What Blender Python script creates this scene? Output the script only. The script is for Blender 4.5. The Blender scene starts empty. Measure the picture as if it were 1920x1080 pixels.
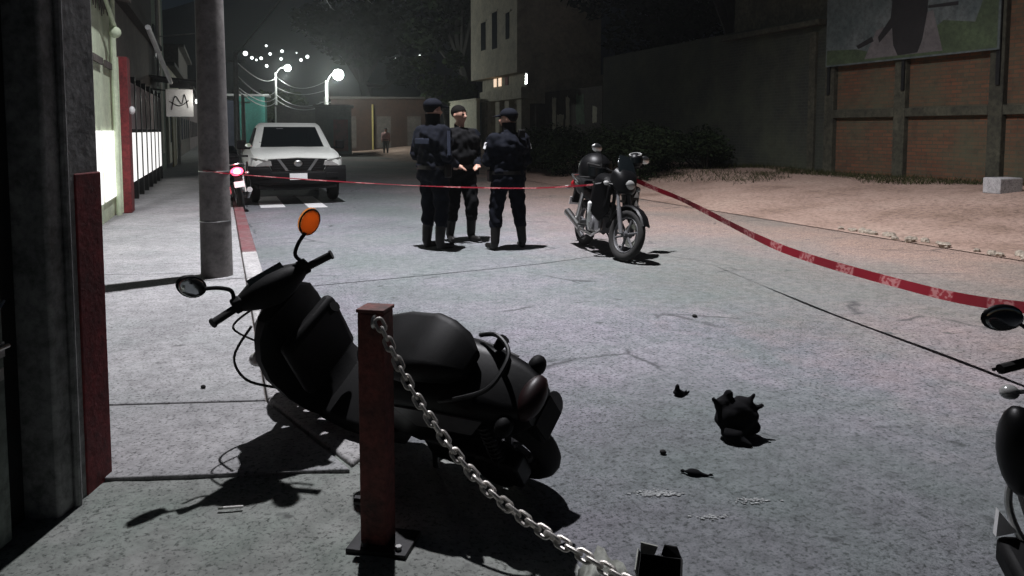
import bpy, bmesh, math, random
from mathutils import Vector, Matrix, Euler
random.seed(7)
R = math.radians
scene = bpy.context.scene
COL = scene.collection

# ------------------------------------------------------------------ camera
cd = bpy.data.cameras.new('camera'); cam = bpy.data.objects.new('camera', cd); COL.objects.link(cam)
cam.location = (0, 0, 1.5); cam.rotation_euler = (R(90 - 4.1), 0, 0)
cd.sensor_width = 36; cd.lens = 26.25; cd.shift_y = -0.1014; cd.clip_end = 3000; cd.clip_start = 0.05
scene.camera = cam

# ------------------------------------------------------------------ night sky, moonlight, exposure
world = bpy.data.worlds.new('World'); scene.world = world; world.use_nodes = True
wn = world.node_tree; bg = wn.nodes['Background']
sky = wn.nodes.new('ShaderNodeTexSky'); sky.sky_type = 'NISHITA'; sky.sun_disc = False
sky.sun_elevation = R(3); sky.sun_rotation = R(200); sky.air_density = 1.0; sky.ozone_density = 4.0
hs = wn.nodes.new('ShaderNodeHueSaturation'); hs.inputs['Saturation'].default_value = 0.75
wn.links.new(sky.outputs[0], hs.inputs['Color']); wn.links.new(hs.outputs[0], bg.inputs['Color'])
bg.inputs['Strength'].default_value = 0.013
sd = bpy.data.lights.new('moon_light', 'SUN'); sd.energy = 0.006; sd.angle = R(2); sd.color = (0.8, 0.88, 1.0)
so = bpy.data.objects.new('moon_light', sd); COL.objects.link(so); so.rotation_euler = (R(50), 0, R(-160))
vs = scene.view_settings
vs.view_transform = 'Standard'; vs.look = 'None'; vs.exposure = 0.0; vs.gamma = 1.0; vs.use_curve_mapping = False
scene.cycles.use_denoising = True
scene.cycles.max_bounces = 6; scene.cycles.sample_clamp_indirect = 4.0

TH = R(21.3); CT, ST = math.cos(TH), math.sin(TH)
def W(t, s, z=0.0):            # street frame (t across to the right, s along the street) -> world
    return Vector((t * CT - s * ST, s * CT + t * ST, z))
DEPS = bpy.context.evaluated_depsgraph_get

# ------------------------------------------------------------------ materials
def nmat(name):
    m = bpy.data.materials.new(name); m.use_nodes = True
    return m, m.node_tree, m.node_tree.nodes['Principled BSDF']
def noise(nt, scale, detail=4, rough=0.6, vec=None):
    n = nt.nodes.new('ShaderNodeTexNoise'); n.inputs['Scale'].default_value = scale
    n.inputs['Detail'].default_value = detail; n.inputs['Roughness'].default_value = rough
    if vec is not None: nt.links.new(vec, n.inputs['Vector'])
    return n
def ramp(nt, src, stops):
    r = nt.nodes.new('ShaderNodeValToRGB'); nt.links.new(src, r.inputs['Fac'])
    e = r.color_ramp.elements
    while len(e) < len(stops): e.new(0.5)
    for k, (p, c) in enumerate(stops):
        e[k].position = p; e[k].color = (c, c, c, 1) if isinstance(c, (int, float)) else (*c, 1)
    return r
def mixc(nt, fac, a, b, mode='MIX'):
    m = nt.nodes.new('ShaderNodeMix'); m.data_type = 'RGBA'; m.blend_type = mode
    for sock, v in ((m.inputs[0], fac), (m.inputs[6], a), (m.inputs[7], b)):
        if isinstance(v, (int, float)): sock.default_value = v
        elif isinstance(v, tuple): sock.default_value = (*v, 1)
        else: nt.links.new(v, sock)
    return m.outputs[2]
def coords(nt, kind='Object'):
    return nt.nodes.new('ShaderNodeTexCoord').outputs[kind]
def bump(nt, b, h, strength=0.3, dist=0.01):
    n = nt.nodes.new('ShaderNodeBump'); n.inputs['Strength'].default_value = strength; n.inputs['Distance'].default_value = dist
    nt.links.new(h, n.inputs['Height']); nt.links.new(n.outputs[0], b.inputs['Normal'])
def mat(name, col, rough=0.6, metal=0.0, var=0.25, scale=6.0, bmp=0.15, col2=None, spec=0.5):
    m, nt, b = nmat(name)
    v = coords(nt)
    n = noise(nt, scale, 5, 0.65, v)
    c2 = col2 if col2 else tuple(c * (1 - var) for c in col)
    c1 = tuple(min(1, c * (1 + var * 0.6)) for c in col)
    rp = ramp(nt, n.outputs['Fac'], [(0.3, c2), (0.7, c1)])
    g = ramp(nt, noise(nt, scale * 5.3, 6, 0.75, v).outputs['Fac'], [(0.36, 1 - var), (0.58, 1.0)])
    nt.links.new(mixc(nt, 1.0, rp.outputs[0], g.outputs[0], 'MULTIPLY'), b.inputs['Base Color'])
    if not metal and rough > 0.15:
        rr = nt.nodes.new('ShaderNodeMapRange'); rr.inputs[3].default_value = max(0.05, rough - 0.12); rr.inputs[4].default_value = min(1.0, rough + 0.12)
        nt.links.new(n.outputs['Fac'], rr.inputs[0]); nt.links.new(rr.outputs[0], b.inputs['Roughness'])
    b.inputs['Roughness'].default_value = rough; b.inputs['Metallic'].default_value = metal
    b.inputs['Specular IOR Level'].default_value = spec
    if bmp: bump(nt, b, noise(nt, scale * 9, 3, 0.6, v).outputs['Fac'], bmp, 0.004)
    return m
def emat(name, col, strength):
    m, nt, b = nmat(name)
    b.inputs['Base Color'].default_value = (*[c * 0.5 for c in col], 1)
    b.inputs['Emission Color'].default_value = (*col, 1); b.inputs['Emission Strength'].default_value = strength
    return m

def road_mat():
    m, nt, b = nmat('road_concrete'); v = coords(nt)
    big = noise(nt, 0.55, 5, 0.6, v); mid = noise(nt, 3.1, 6, 0.65, v); fine = noise(nt, 45, 4, 0.7, v); hue = noise(nt, 1.7, 3, 0.5, v)
    c = ramp(nt, big.outputs['Fac'], [(0.34, (0.155, 0.158, 0.172)), (0.50, (0.240, 0.230, 0.262)), (0.66, (0.305, 0.285, 0.320))]).outputs[0]
    c = mixc(nt, ramp(nt, mid.outputs['Fac'], [(0.35, 0.5), (0.62, 0.0)]).outputs[0], c, (0.170, 0.182, 0.190))
    c = mixc(nt, ramp(nt, hue.outputs['Fac'], [(0.46, 0.0), (0.72, 0.5)]).outputs[0], c, (0.155, 0.195, 0.185))
    # dust blown in from the verge on the far side of the road
    sx = nt.nodes.new('ShaderNodeSeparateXYZ'); nt.links.new(v, sx.inputs[0])
    ad = nt.nodes.new('ShaderNodeMath'); ad.operation = 'MULTIPLY_ADD'; ad.inputs[1].default_value = 3.2
    nt.links.new(mid.outputs['Fac'], ad.inputs[0]); nt.links.new(sx.outputs['X'], ad.inputs[2])
    mr = nt.nodes.new('ShaderNodeMapRange'); mr.inputs[1].default_value = 4.8; mr.inputs[2].default_value = 9.6
    nt.links.new(ad.outputs[0], mr.inputs[0])
    c = mixc(nt, mr.outputs[0], c, (0.38, 0.27, 0.22))
    sp = ramp(nt, fine.outputs['Fac'], [(0.36, 0.22), (0.50, 1.0)]).outputs[0]
    c = mixc(nt, 1.0, c, sp, 'MULTIPLY')
    wide = ramp(nt, noise(nt, 0.23, 3, 0.55, v).outputs['Fac'], [(0.40, 0.6), (0.56, 0.0)]).outputs[0]
    c = mixc(nt, wide, c, (0.125, 0.150, 0.140))
    gr1 = ramp(nt, noise(nt, 11, 6, 0.75, v).outputs['Fac'], [(0.38, 0.68), (0.60, 1.08)]).outputs[0]
    c = mixc(nt, 0.9, c, gr1, 'MULTIPLY')
    gr2 = ramp(nt, noise(nt, 120, 2, 0.6, v).outputs['Fac'], [(0.36, 0.6), (0.5, 1.0), (0.66, 1.0), (0.74, 1.35)]).outputs[0]
    c = mixc(nt, ramp(nt, noise(nt, 0.9, 3, 0.5, v).outputs['Fac'], [(0.38, 0.15), (0.62, 0.95)]).outputs[0], c, gr2, 'MULTIPLY')
    # hairline cracks, broken up
    vo = nt.nodes.new('ShaderNodeTexVoronoi'); vo.feature = 'DISTANCE_TO_EDGE'; vo.inputs['Scale'].default_value = 0.62
    wv = noise(nt, 1.3, 4, 0.6, v); wa = mixc(nt, 0.22, v, wv.outputs['Color'], 'ADD'); nt.links.new(wa, vo.inputs['Vector'])
    ck = ramp(nt, vo.outputs['Distance'], [(0.0, 1.0), (0.016, 0.0)]).outputs[0]
    mk = ramp(nt, noise(nt, 1.1, 2, 0.5, v).outputs['Fac'], [(0.54, 0.0), (0.60, 0.75)]).outputs[0]
    c = mixc(nt, mixc(nt, 1.0, ck, mk, 'MULTIPLY'), c, (0.03, 0.032, 0.034))
    # tar / oil spots
    so_ = ramp(nt, noise(nt, 7.5, 2, 0.4, v).outputs['Fac'], [(0.70, 0.0), (0.76, 0.75)]).outputs[0]
    c = mixc(nt, so_, c, (0.05, 0.055, 0.055))
    nt.links.new(c, b.inputs['Base Color']); b.inputs['Roughness'].default_value = 0.88; b.inputs['Specular IOR Level'].default_value = 0.25
    bump(nt, b, mixc(nt, 0.4, fine.outputs['Fac'], mid.outputs['Fac']), 0.7, 0.02)
    return m
def concrete_mat(name, c1, c2, tint):
    m, nt, b = nmat(name); v = coords(nt)
    big = noise(nt, 1.4, 6, 0.62, v); fine = noise(nt, 60, 4, 0.7, v); hue = noise(nt, 2.3, 3, 0.5, v)
    c = ramp(nt, big.outputs['Fac'], [(0.33, c2), (0.66, c1)]).outputs[0]
    c = mixc(nt, ramp(nt, hue.outputs['Fac'], [(0.5, 0.0), (0.75, 0.5)]).outputs[0], c, tint)
    c = mixc(nt, 1.0, c, ramp(nt, fine.outputs['Fac'], [(0.34, 0.3), (0.48, 1.0)]).outputs[0], 'MULTIPLY')
    c = mixc(nt, 0.9, c, ramp(nt, noise(nt, 13, 6, 0.75, v).outputs['Fac'], [(0.36, 0.68), (0.60, 1.06)]).outputs[0], 'MULTIPLY')
    st = ramp(nt, noise(nt, 9, 2, 0.4, v).outputs['Fac'], [(0.71, 0.0), (0.77, 0.7)]).outputs[0]
    c = mixc(nt, st, c, (0.06, 0.06, 0.06))
    nt.links.new(c, b.inputs['Base Color']); b.inputs['Roughness'].default_value = 0.9; b.inputs['Specular IOR Level'].default_value = 0.25
    bump(nt, b, fine.outputs['Fac'], 0.4, 0.008)
    return m
def brick_mat(name, c1, c2, mortar):
    m, nt, b = nmat(name); v = coords(nt)
    mp = nt.nodes.new('ShaderNodeMapping'); mp.inputs['Rotation'].default_value = (R(90), 0, R(90))
    sx = nt.nodes.new('ShaderNodeSeparateXYZ'); nt.links.new(v, sx.inputs[0])
    cb = nt.nodes.new('ShaderNodeCombineXYZ'); nt.links.new(sx.outputs['Y'], cb.inputs['X']); nt.links.new(sx.outputs['Z'], cb.inputs['Y'])
    br = nt.nodes.new('ShaderNodeTexBrick'); nt.links.new(cb.outputs[0], br.inputs['Vector'])
    br.inputs['Scale'].default_value = 1.0; br.inputs['Brick Width'].default_value = 0.27; br.inputs['Row Height'].default_value = 0.085
    br.inputs['Mortar Size'].default_value = 0.012; br.inputs['Color1'].default_value = (*c1, 1); br.inputs['Color2'].default_value = (*c2, 1); br.inputs['Mortar'].default_value = (*mortar, 1)
    n = noise(nt, 0.7, 6, 0.7, v); n2 = noise(nt, 4, 5, 0.7, v)
    c = mixc(nt, ramp(nt, n.outputs['Fac'], [(0.4, 0.0), (0.68, 0.75)]).outputs[0], br.outputs['Color'], (0.065, 0.075, 0.045))
    c = mixc(nt, ramp(nt, n2.outputs['Fac'], [(0.5, 0.0), (0.72, 0.6)]).outputs[0], c, (0.03, 0.026, 0.018))
    nt.links.new(c, b.inputs['Base Color']); b.inputs['Roughness'].default_value = 0.95
    bump(nt, b, br.outputs['Fac'], -0.6, 0.02)
    return m
def dirt_mat():
    m, nt, b = nmat('dirt'); v = coords(nt)
    a = noise(nt, 0.8, 6, 0.65, v); f = noise(nt, 14, 5, 0.7, v)
    c = ramp(nt, a.outputs['Fac'], [(0.32, (0.29, 0.20, 0.155)), (0.5, (0.42, 0.295, 0.24)), (0.7, (0.47, 0.345, 0.28))]).outputs[0]
    c = mixc(nt, 1.0, c, ramp(nt, f.outputs['Fac'], [(0.3, 0.45), (0.55, 1.0)]).outputs[0], 'MULTIPLY')
    nt.links.new(c, b.inputs['Base Color']); b.inputs['Roughness'].default_value = 0.95; b.inputs['Specular IOR Level'].default_value = 0.15
    bump(nt, b, f.outputs['Fac'], 0.8, 0.05)
    return m
def leaf_mat(name, c1, c2):
    m, nt, b = nmat(name)
    oi = nt.nodes.new('ShaderNodeNewGeometry')
    rp = ramp(nt, oi.outputs['Random Per Island'], [(0.0, c2), (1.0, c1)])
    nt.links.new(rp.outputs[0], b.inputs['Base Color']); b.inputs['Roughness'].default_value = 0.95; b.inputs['Specular IOR Level'].default_value = 0.05
    return m
def tape_mat():
    m, nt, b = nmat('barrier_tape')
    uv = nt.nodes.new('ShaderNodeUVMap'); sx = nt.nodes.new('ShaderNodeSeparateXYZ'); nt.links.new(uv.outputs[0], sx.inputs[0])
    wv = nt.nodes.new('ShaderNodeMath'); wv.operation = 'FRACT'
    ml = nt.nodes.new('ShaderNodeMath'); ml.operation = 'MULTIPLY'; ml.inputs[1].default_value = 2.1
    nt.links.new(sx.outputs['X'], ml.inputs[0]); nt.links.new(ml.outputs[0], wv.inputs[0])
    f = ramp(nt, wv.outputs[0], [(0.0, 0.0), (0.56, 0.0), (0.60, 1.0), (0.97, 1.0), (1.0, 0.0)]).outputs[0]
    # printed letters: broken blotches inside the pale part
    cb = nt.nodes.new('ShaderNodeCombineXYZ'); m2 = nt.nodes.new('ShaderNodeMath'); m2.operation = 'MULTIPLY'; m2.inputs[1].default_value = 26
    nt.links.new(sx.outputs['X'], m2.inputs[0]); nt.links.new(m2.outputs[0], cb.inputs['X'])
    m3 = nt.nodes.new('ShaderNodeMath'); m3.operation = 'MULTIPLY'; m3.inputs[1].default_value = 2.5
    nt.links.new(sx.outputs['Y'], m3.inputs[0]); nt.links.new(m3.outputs[0], cb.inputs['Y'])
    lt = ramp(nt, noise(nt, 1.0, 1, 0.4, cb.outputs[0]).outputs['Fac'], [(0.46, 0.0), (0.54, 1.0)]).outputs[0]
    pale = mixc(nt, lt, (0.27, 0.03, 0.04), (0.42, 0.17, 0.17))
    c = mixc(nt, f, (0.20, 0.007, 0.017), pale)
    nt.links.new(c, b.inputs['Base Color']); b.inputs['Roughness'].default_value = 0.4
    tr = nt.nodes.new('ShaderNodeBsdfTranslucent'); nt.links.new(c, tr.inputs['Color'])
    mx = nt.nodes.new('ShaderNodeMixShader'); mx.inputs[0].default_value = 0.4
    out = nt.nodes['Material Output']
    nt.links.new(b.outputs[0], mx.inputs[1]); nt.links.new(tr.outputs[0], mx.inputs[2]); nt.links.new(mx.outputs[0], out.inputs['Surface'])
    return m
def orange_reflection_mat():  # orange reflection of the mirror, painted as a translucent colour
    m, nt, b = nmat('painted_orange_reflection')
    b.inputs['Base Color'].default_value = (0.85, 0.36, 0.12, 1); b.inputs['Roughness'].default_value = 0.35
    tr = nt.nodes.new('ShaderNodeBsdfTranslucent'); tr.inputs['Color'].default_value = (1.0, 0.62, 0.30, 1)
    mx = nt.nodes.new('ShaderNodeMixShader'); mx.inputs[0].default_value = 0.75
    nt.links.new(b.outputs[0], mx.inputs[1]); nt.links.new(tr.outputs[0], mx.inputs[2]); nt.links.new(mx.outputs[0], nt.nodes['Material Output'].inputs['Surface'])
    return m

M = {}
M['road'] = road_mat(); M['dirt'] = dirt_mat()
M['slab'] = concrete_mat('slab_concrete', (0.36, 0.355, 0.36), (0.26, 0.26, 0.265), (0.27, 0.29, 0.285))
M['apron'] = concrete_mat('apron_concrete', (0.31, 0.315, 0.30), (0.18, 0.195, 0.18), (0.18, 0.24, 0.20))
M['kerb_grey'] = concrete_mat('kerb_concrete', (0.44, 0.43, 0.43), (0.34, 0.33, 0.33), (0.36, 0.36, 0.35))
M['kerb_red'] = mat('kerb_red_paint', (0.13, 0.022, 0.03), 0.8, 0, 0.5, 4, 0.3, (0.17, 0.12, 0.12))
M['pole_concrete'] = mat('pole_concrete', (0.19, 0.178, 0.172), 0.9, 0, 0.35, 3.5, 0.3)
M['plaster_grey'] = mat('plaster_grey', (0.33, 0.33, 0.325), 0.9, 0, 0.5, 4, 0.6)
M['plaster_red'] = mat('plaster_red', (0.21, 0.027, 0.03), 0.8, 0, 0.5, 5, 0.6)
M['plaster_white'] = mat('plaster_white', (0.58, 0.66, 0.48), 0.85, 0, 0.18, 2.2, 0.15)
M['plaster_cream'] = mat('plaster_cream', (0.74, 0.71, 0.56), 0.85, 0, 0.2, 1.2, 0.15)
M['plaster_beige'] = mat('plaster_beige', (0.46, 0.42, 0.33), 0.9, 0, 0.3, 0.9, 0.2)
M['plaster_dark'] = mat('plaster_dark', (0.10, 0.085, 0.075), 0.9, 0, 0.4, 1.2, 0.2)
M['shade_plaster'] = mat('painted_shade_plaster', (0.035, 0.028, 0.026), 0.95, 0, 0.5, 1.5, 0.2)  # plaster darkened to paint shade on the hall's roof and upper storey
M['plaster_green'] = mat('plaster_green', (0.16, 0.24, 0.16), 0.9, 0, 0.35, 0.8, 0.2)
M['plaster_teal'] = mat('plaster_teal', (0.10, 0.42, 0.36), 0.8, 0, 0.25, 1.0, 0.1)
M['plaster_purple'] = mat('plaster_mauve', (0.34, 0.28, 0.28), 0.9, 0, 0.3, 1.0, 0.1)
M['yellow'] = mat('yellow_paint', (0.45, 0.36, 0.12), 0.7, 0, 0.3, 1.5, 0.1)
M['door_metal'] = mat('door_metal', (0.24, 0.28, 0.25), 0.6, 0.1, 0.5, 3, 0.3)
M['dark_metal'] = mat('dark_metal', (0.025, 0.025, 0.026), 0.5, 0.6, 0.3, 8, 0.1)
M['steel'] = mat('steel', (0.55, 0.55, 0.54), 0.3, 1.0, 0.15, 20, 0.05)
M['galv'] = mat('galvanised', (0.55, 0.56, 0.55), 0.5, 0.4, 0.2, 3, 0.1)
M['chain_steel'] = mat('chain_steel', (0.78, 0.74, 0.69), 0.36, 0.6, 0.3, 60, 0.25)
M['rust_red'] = mat('rust_red_paint', (0.22, 0.055, 0.045), 0.7, 0.1, 0.45, 9, 0.5, (0.075, 0.035, 0.03))
M['black_gloss'] = mat('black_gloss_plastic', (0.004, 0.004, 0.0045), 0.42, 0, 0.2, 8, 0.04, None, 0.18)
M['black_plastic'] = mat('black_plastic', (0.0045, 0.0045, 0.005), 0.65, 0, 0.25, 12, 0.15, None, 0.15)
M['rubber'] = mat('rubber', (0.010, 0.0095, 0.009), 0.9, 0, 0.25, 15, 0.3)
M['vinyl'] = mat('seat_vinyl', (0.0055, 0.0055, 0.006), 0.55, 0, 0.25, 30, 0.25, None, 0.22)
M['grey_plastic'] = mat('grey_plastic', (0.10, 0.10, 0.105), 0.4, 0, 0.2, 9, 0.08)
M['white_paint'] = mat('white_car_paint', (0.62, 0.64, 0.60), 0.35, 0, 0.06, 3, 0.0)
M['white_plastic'] = mat('white_plastic', (0.72, 0.72, 0.72), 0.4, 0, 0.08, 9, 0.0)
M['glass_dark'] = mat('dark_glass', (0.006, 0.008, 0.009), 0.08, 0, 0.1, 2, 0.0)
M['lens'] = mat('lamp_lens', (0.40, 0.40, 0.39), 0.12, 0.2, 0.15, 30, 0.1)
M['mirror'] = mat('mirror_glass', (0.55, 0.58, 0.57), 0.06, 1.0, 0.05, 3, 0.0)
M['orange_reflection'] = orange_reflection_mat()
M['navy'] = mat('navy_cloth', (0.0026, 0.0038, 0.0085), 0.9, 0, 0.3, 25, 0.35, None, 0.15)
M['navy_light'] = mat('blue_cloth', (0.022, 0.03, 0.058), 0.9, 0, 0.3, 25, 0.3)
M['black_cloth'] = mat('black_cloth', (0.004, 0.004, 0.005), 0.95, 0, 0.3, 20, 0.35, None, 0.15)
M['boot'] = mat('boot_leather', (0.008, 0.007, 0.007), 0.5, 0, 0.3, 20, 0.2, None, 0.25)
M['skin'] = mat('skin', (0.40, 0.225, 0.165), 0.55, 0, 0.1, 12, 0.05)
M['hair'] = mat('hair', (0.006, 0.005, 0.0045), 0.9, 0, 0.3, 60, 0.4, None, 0.1)
M['patch'] = mat('white_patch', (0.7, 0.7, 0.7), 0.7, 0, 0.1, 30, 0.05)
M['paper'] = mat('paper', (0.75, 0.74, 0.70), 0.8, 0, 0.08, 30, 0.05)
M['pale_sheet'] = mat('pale_sheet', (0.34, 0.35, 0.31), 0.5, 0, 0.4, 7, 0.2)
M['pink_cloth'] = mat('pink_cloth', (0.5, 0.27, 0.25), 0.85, 0, 0.2, 12, 0.1)
M['brick'] = brick_mat('red_brick', (0.150, 0.058, 0.028), (0.095, 0.042, 0.022), (0.060, 0.048, 0.032))
M['brick_dark'] = brick_mat('sooty_brick', (0.026, 0.028, 0.023), (0.02, 0.023, 0.019), (0.036, 0.039, 0.033))
M['concrete_green'] = mat('mossy_concrete', (0.062, 0.060, 0.040), 0.95, 0, 0.6, 1.6, 0.4)
M['banner'] = mat('banner_print', (0.10, 0.112, 0.110), 0.7, 0, 0.45, 1.3, 0.05, (0.045, 0.065, 0.065))
M['banner_green'] = mat('banner_green_print', (0.055, 0.08, 0.038), 0.7, 0, 0.4, 2, 0.05)
M['banner_dark'] = mat('banner_dark_print', (0.012, 0.010, 0.011), 0.7, 0, 0.4, 2, 0.05)
M['banner_mauve'] = mat('banner_mauve_print', (0.12, 0.108, 0.108), 0.7, 0, 0.3, 2, 0.05)
M['tape'] = tape_mat()
M['leaf'] = leaf_mat('leaves', (0.060, 0.085, 0.030), (0.020, 0.034, 0.012))
M['leaf_dark'] = leaf_mat('dark_leaves', (0.018, 0.026, 0.012), (0.007, 0.011, 0.006))
M['weed'] = leaf_mat('weeds', (0.060, 0.058, 0.026), (0.020, 0.024, 0.010))
M['bark'] = mat('bark', (0.02, 0.017, 0.014), 0.95, 0, 0.4, 8, 0.5)
M['hill'] = mat('hill_ground', (0.010, 0.012, 0.010), 0.95, 0, 0.4, 0.05, 0.0)
M['stone'] = mat('stone', (0.36, 0.31, 0.25), 0.95, 0, 0.4, 9, 0.5)
M['chalk'] = mat('white_road_paint', (0.36, 0.37, 0.37), 0.9, 0, 0.5, 30, 0.2, (0.2, 0.21, 0.21))
M['lit_road'] = mat('painted_lit_road', (0.78, 0.78, 0.78), 0.8, 0, 0.12, 9, 0.1)  # white standing for brightly lit road under the pickup
M['lit_panel'] = emat('lit_frosted_pane', (1.0, 0.985, 0.965), 1.1)
M['lamp_glow'] = emat('lamp_glow', (0.93, 1.0, 0.95), 30.0)
M['hill_glow'] = emat('distant_lamp_glow', (0.95, 1.0, 0.97), 4.0)
M['warm_window'] = emat('warm_window', (1.0, 0.72, 0.5), 0.8)
M['tail_glow'] = emat('tail_lamp_glow', (1.0, 0.06, 0.12), 7.0)
M['tail_core'] = emat('tail_lamp_bulb', (1.0, 0.45, 0.45), 9.0)
M['dark_lens'] = mat('smoked_red_lens', (0.015, 0.003, 0.0035), 0.45, 0, 0.2, 9, 0.05, None, 0.3)
M['red_lens'] = mat('red_lens', (0.28, 0.01, 0.015), 0.2, 0, 0.1, 9, 0.0)

# ------------------------------------------------------------------ mesh helpers
def ortho(d):
    d = d.normalized(); a = Vector((0, 0, 1)) if abs(d.z) < 0.9 else Vector((1, 0, 0))
    u = d.cross(a).normalized(); return u, d.cross(u).normalized()
class MB:
    def __init__(self): self.v = []; self.f = []; self.m = []; self.mi = 0
    def add(self, vs, fs):
        o = len(self.v); self.v += [Vector(p) for p in vs]
        for f in fs: self.f.append([i + o for i in f]); self.m.append(self.mi)
        return self
    def box(self, c, s, rot=None):
        x, y, z = s[0] / 2, s[1] / 2, s[2] / 2; c = Vector(c)
        vs = [Vector((sx * x, sy * y, sz * z)) for sz in (-1, 1) for sx, sy in ((-1, -1), (1, -1), (1, 1), (-1, 1))]
        if rot is not None:
            r = rot if isinstance(rot, Matrix) else Euler(rot).to_matrix(); vs = [r @ p for p in vs]
        return self.add([p + c for p in vs], [(3, 2, 1, 0), (4, 5, 6, 7), (0, 1, 5, 4), (1, 2, 6, 5), (2, 3, 7, 6), (3, 0, 4, 7)])
    def cyl(self, a, b, r0, r1=None, n=14, caps=True):
        r1 = r0 if r1 is None else r1
        return self.tube([a, b], [r0, r1], n, caps)
    def tube(self, pts, r, n=8, caps=True, closed=False):
        pts = [Vector(p) for p in pts]; rs = r if isinstance(r, (list, tuple)) else [r] * len(pts)
        N = len(pts); rings = []; u = None
        for k, p in enumerate(pts):
            if closed: d = pts[(k + 1) % N] - pts[k - 1]
            else: d = pts[min(k + 1, N - 1)] - pts[max(k - 1, 0)]
            if d.length < 1e-9: d = Vector((0, 0, 1))
            d.normalize()
            if u is None: u, w = ortho(d)
            else:
                u = (u - d * u.dot(d))
                if u.length < 1e-6: u, w = ortho(d)
                u.normalize(); w = d.cross(u)
            rings.append([p + (u * math.cos(a) + w * math.sin(a)) * rs[k] for a in [2 * math.pi * j / n for j in range(n)]])
        return self.loft(rings, caps and not closed, closed)
    def loft(self, rings, caps=True, closed=False):
        n = len(rings[0]); vs = [p for rg in rings for p in rg]; fs = []
        K = len(rings)
        for k in range(K if closed else K - 1):
            a, b = k * n, ((k + 1) % K) * n
            for j in range(n): fs.append((a + j, a + (j + 1) % n, b + (j + 1) % n, b + j))
        if caps: fs.append(tuple(reversed(range(n)))); fs.append(tuple((K - 1) * n + j for j in range(n)))
        return self.add(vs, fs)
    def ell(self, c, r, nu=16, nv=10, rot=None):
        c = Vector(c); r = (r, r, r) if isinstance(r, (int, float)) else r
        q = (rot if isinstance(rot, Matrix) else Euler(rot).to_matrix()) if rot is not None else None
        vs = [Vector((0, 0, -r[2]))]; fs = []
        for i in range(1, nv):
            ph = -math.pi / 2 + math.pi * i / nv
            for j in range(nu):
                a = 2 * math.pi * j / nu
                vs.append(Vector((r[0] * math.cos(ph) * math.cos(a), r[1] * math.cos(ph) * math.sin(a), r[2] * math.sin(ph))))
        vs.append(Vector((0, 0, r[2])))
        for j in range(nu):
            fs.append((0, 1 + (j + 1) % nu, 1 + j)); L = 1 + (nv - 2) * nu
            fs.append((len(vs) - 1, L + j, L + (j + 1) % nu))
        for i in range(nv - 2):
            for j in range(nu):
                a = 1 + i * nu; fs.append((a + j, a + (j + 1) % nu, a + nu + (j + 1) % nu, a + nu + j))
        if q is not None: vs = [q @ p for p in vs]
        return self.add([p + c for p in vs], fs)
    def capsule(self, a, b, r0, r1, n=14):
        a, b = Vector(a), Vector(b); d = b - a; L = d.length
        if L < 1e-6: return self.ell(a, r0)
        d /= L; pts = []; rs = []
        for k in range(5):
            t = (k / 4) * math.pi / 2; pts.append(a - d * r0 * math.cos(t)); rs.append(max(r0 * math.sin(t), 1e-4))
        for k in range(5):
            t = (k / 4) * math.pi / 2; pts.append(b + d * r1 * math.sin(t)); rs.append(max(r1 * math.cos(t), 1e-4))
        u, w = ortho(d)
        return self.loft([[p + (u * math.cos(q) + w * math.sin(q)) * r for q in [2 * math.pi * j / n for j in range(n)]] for p, r in zip(pts, rs)])
    def torus(self, c, axis, R_, r, n=32, m=10, sq=1.0, a0=0.0, a1=2 * math.pi):
        c = Vector(c); ax = Vector(axis).normalized(); u, w = ortho(ax); rings = []
        full = abs(a1 - a0 - 2 * math.pi) < 1e-6; K = n if full else n + 1
        for k in range(K):
            a = a0 + (a1 - a0) * k / n; rd = u * math.cos(a) + w * math.sin(a)
            rings.append([c + rd * (R_ + r * math.cos(b)) + ax * (r * sq * math.sin(b)) for b in [2 * math.pi * j / m for j in range(m)]])
        return self.loft(rings, not full, full)
    def prism(self, pts, off):
        pts = [Vector(p) for p in pts]; off = Vector(off); n = len(pts)
        return self.add(pts + [p + off for p in pts], [tuple(reversed(range(n))), tuple(range(n, 2 * n))] + [(j, (j + 1) % n, n + (j + 1) % n, n + j) for j in range(n)])
    def xf(self, mtx):
        self.v = [mtx @ p for p in self.v]; return self
    def build(self, name, mats, parent=None, smooth=35, bevel=0.0, loc=None, rot=None, fix=True):
        me = bpy.data.meshes.new(name); me.from_pydata([tuple(p) for p in self.v], [], self.f); me.update()
        if fix:
            bm = bmesh.new(); bm.from_mesh(me); bmesh.ops.recalc_face_normals(bm, faces=bm.faces); bm.to_mesh(me); bm.free()
        for m_ in (mats if isinstance(mats, (list, tuple)) else [mats]): me.materials.append(m_)
        if len(me.materials) > 1: me.polygons.foreach_set('material_index', self.m)
        if smooth:
            me.polygons.foreach_set('use_smooth', [True] * len(me.polygons)); me.set_sharp_from_angle(angle=R(smooth))
        o = bpy.data.objects.new(name, me); COL.objects.link(o)
        if parent is not None: o.parent = parent
        if loc is not None: o.location = loc
        if rot is not None: o.rotation_euler = rot
        if bevel:
            b = o.modifiers.new('bevel', 'BEVEL'); b.width = bevel; b.segments = 2; b.limit_method = 'ANGLE'; b.angle_limit = R(35)
        return o
def tag(o, label=None, cat=None, group=None, kind=None):
    if label: o['label'] = label
    if cat: o['category'] = cat
    if group: o['group'] = group
    if kind: o['kind'] = kind
    return o
def empty(name, loc, rot=(0, 0, 0), label=None, cat=None, group=None):
    o = bpy.data.objects.new(name, None); COL.objects.link(o); o.location = loc; o.rotation_euler = rot
    o.empty_display_size = 0.2
    return tag(o, label, cat, group)
def st_empty(name, t, s, z=0, label=None, cat=None, group=None, turn=0.0):
    return empty(name, W(t, s, z), (0, 0, TH + turn), label, cat, group)
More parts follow.
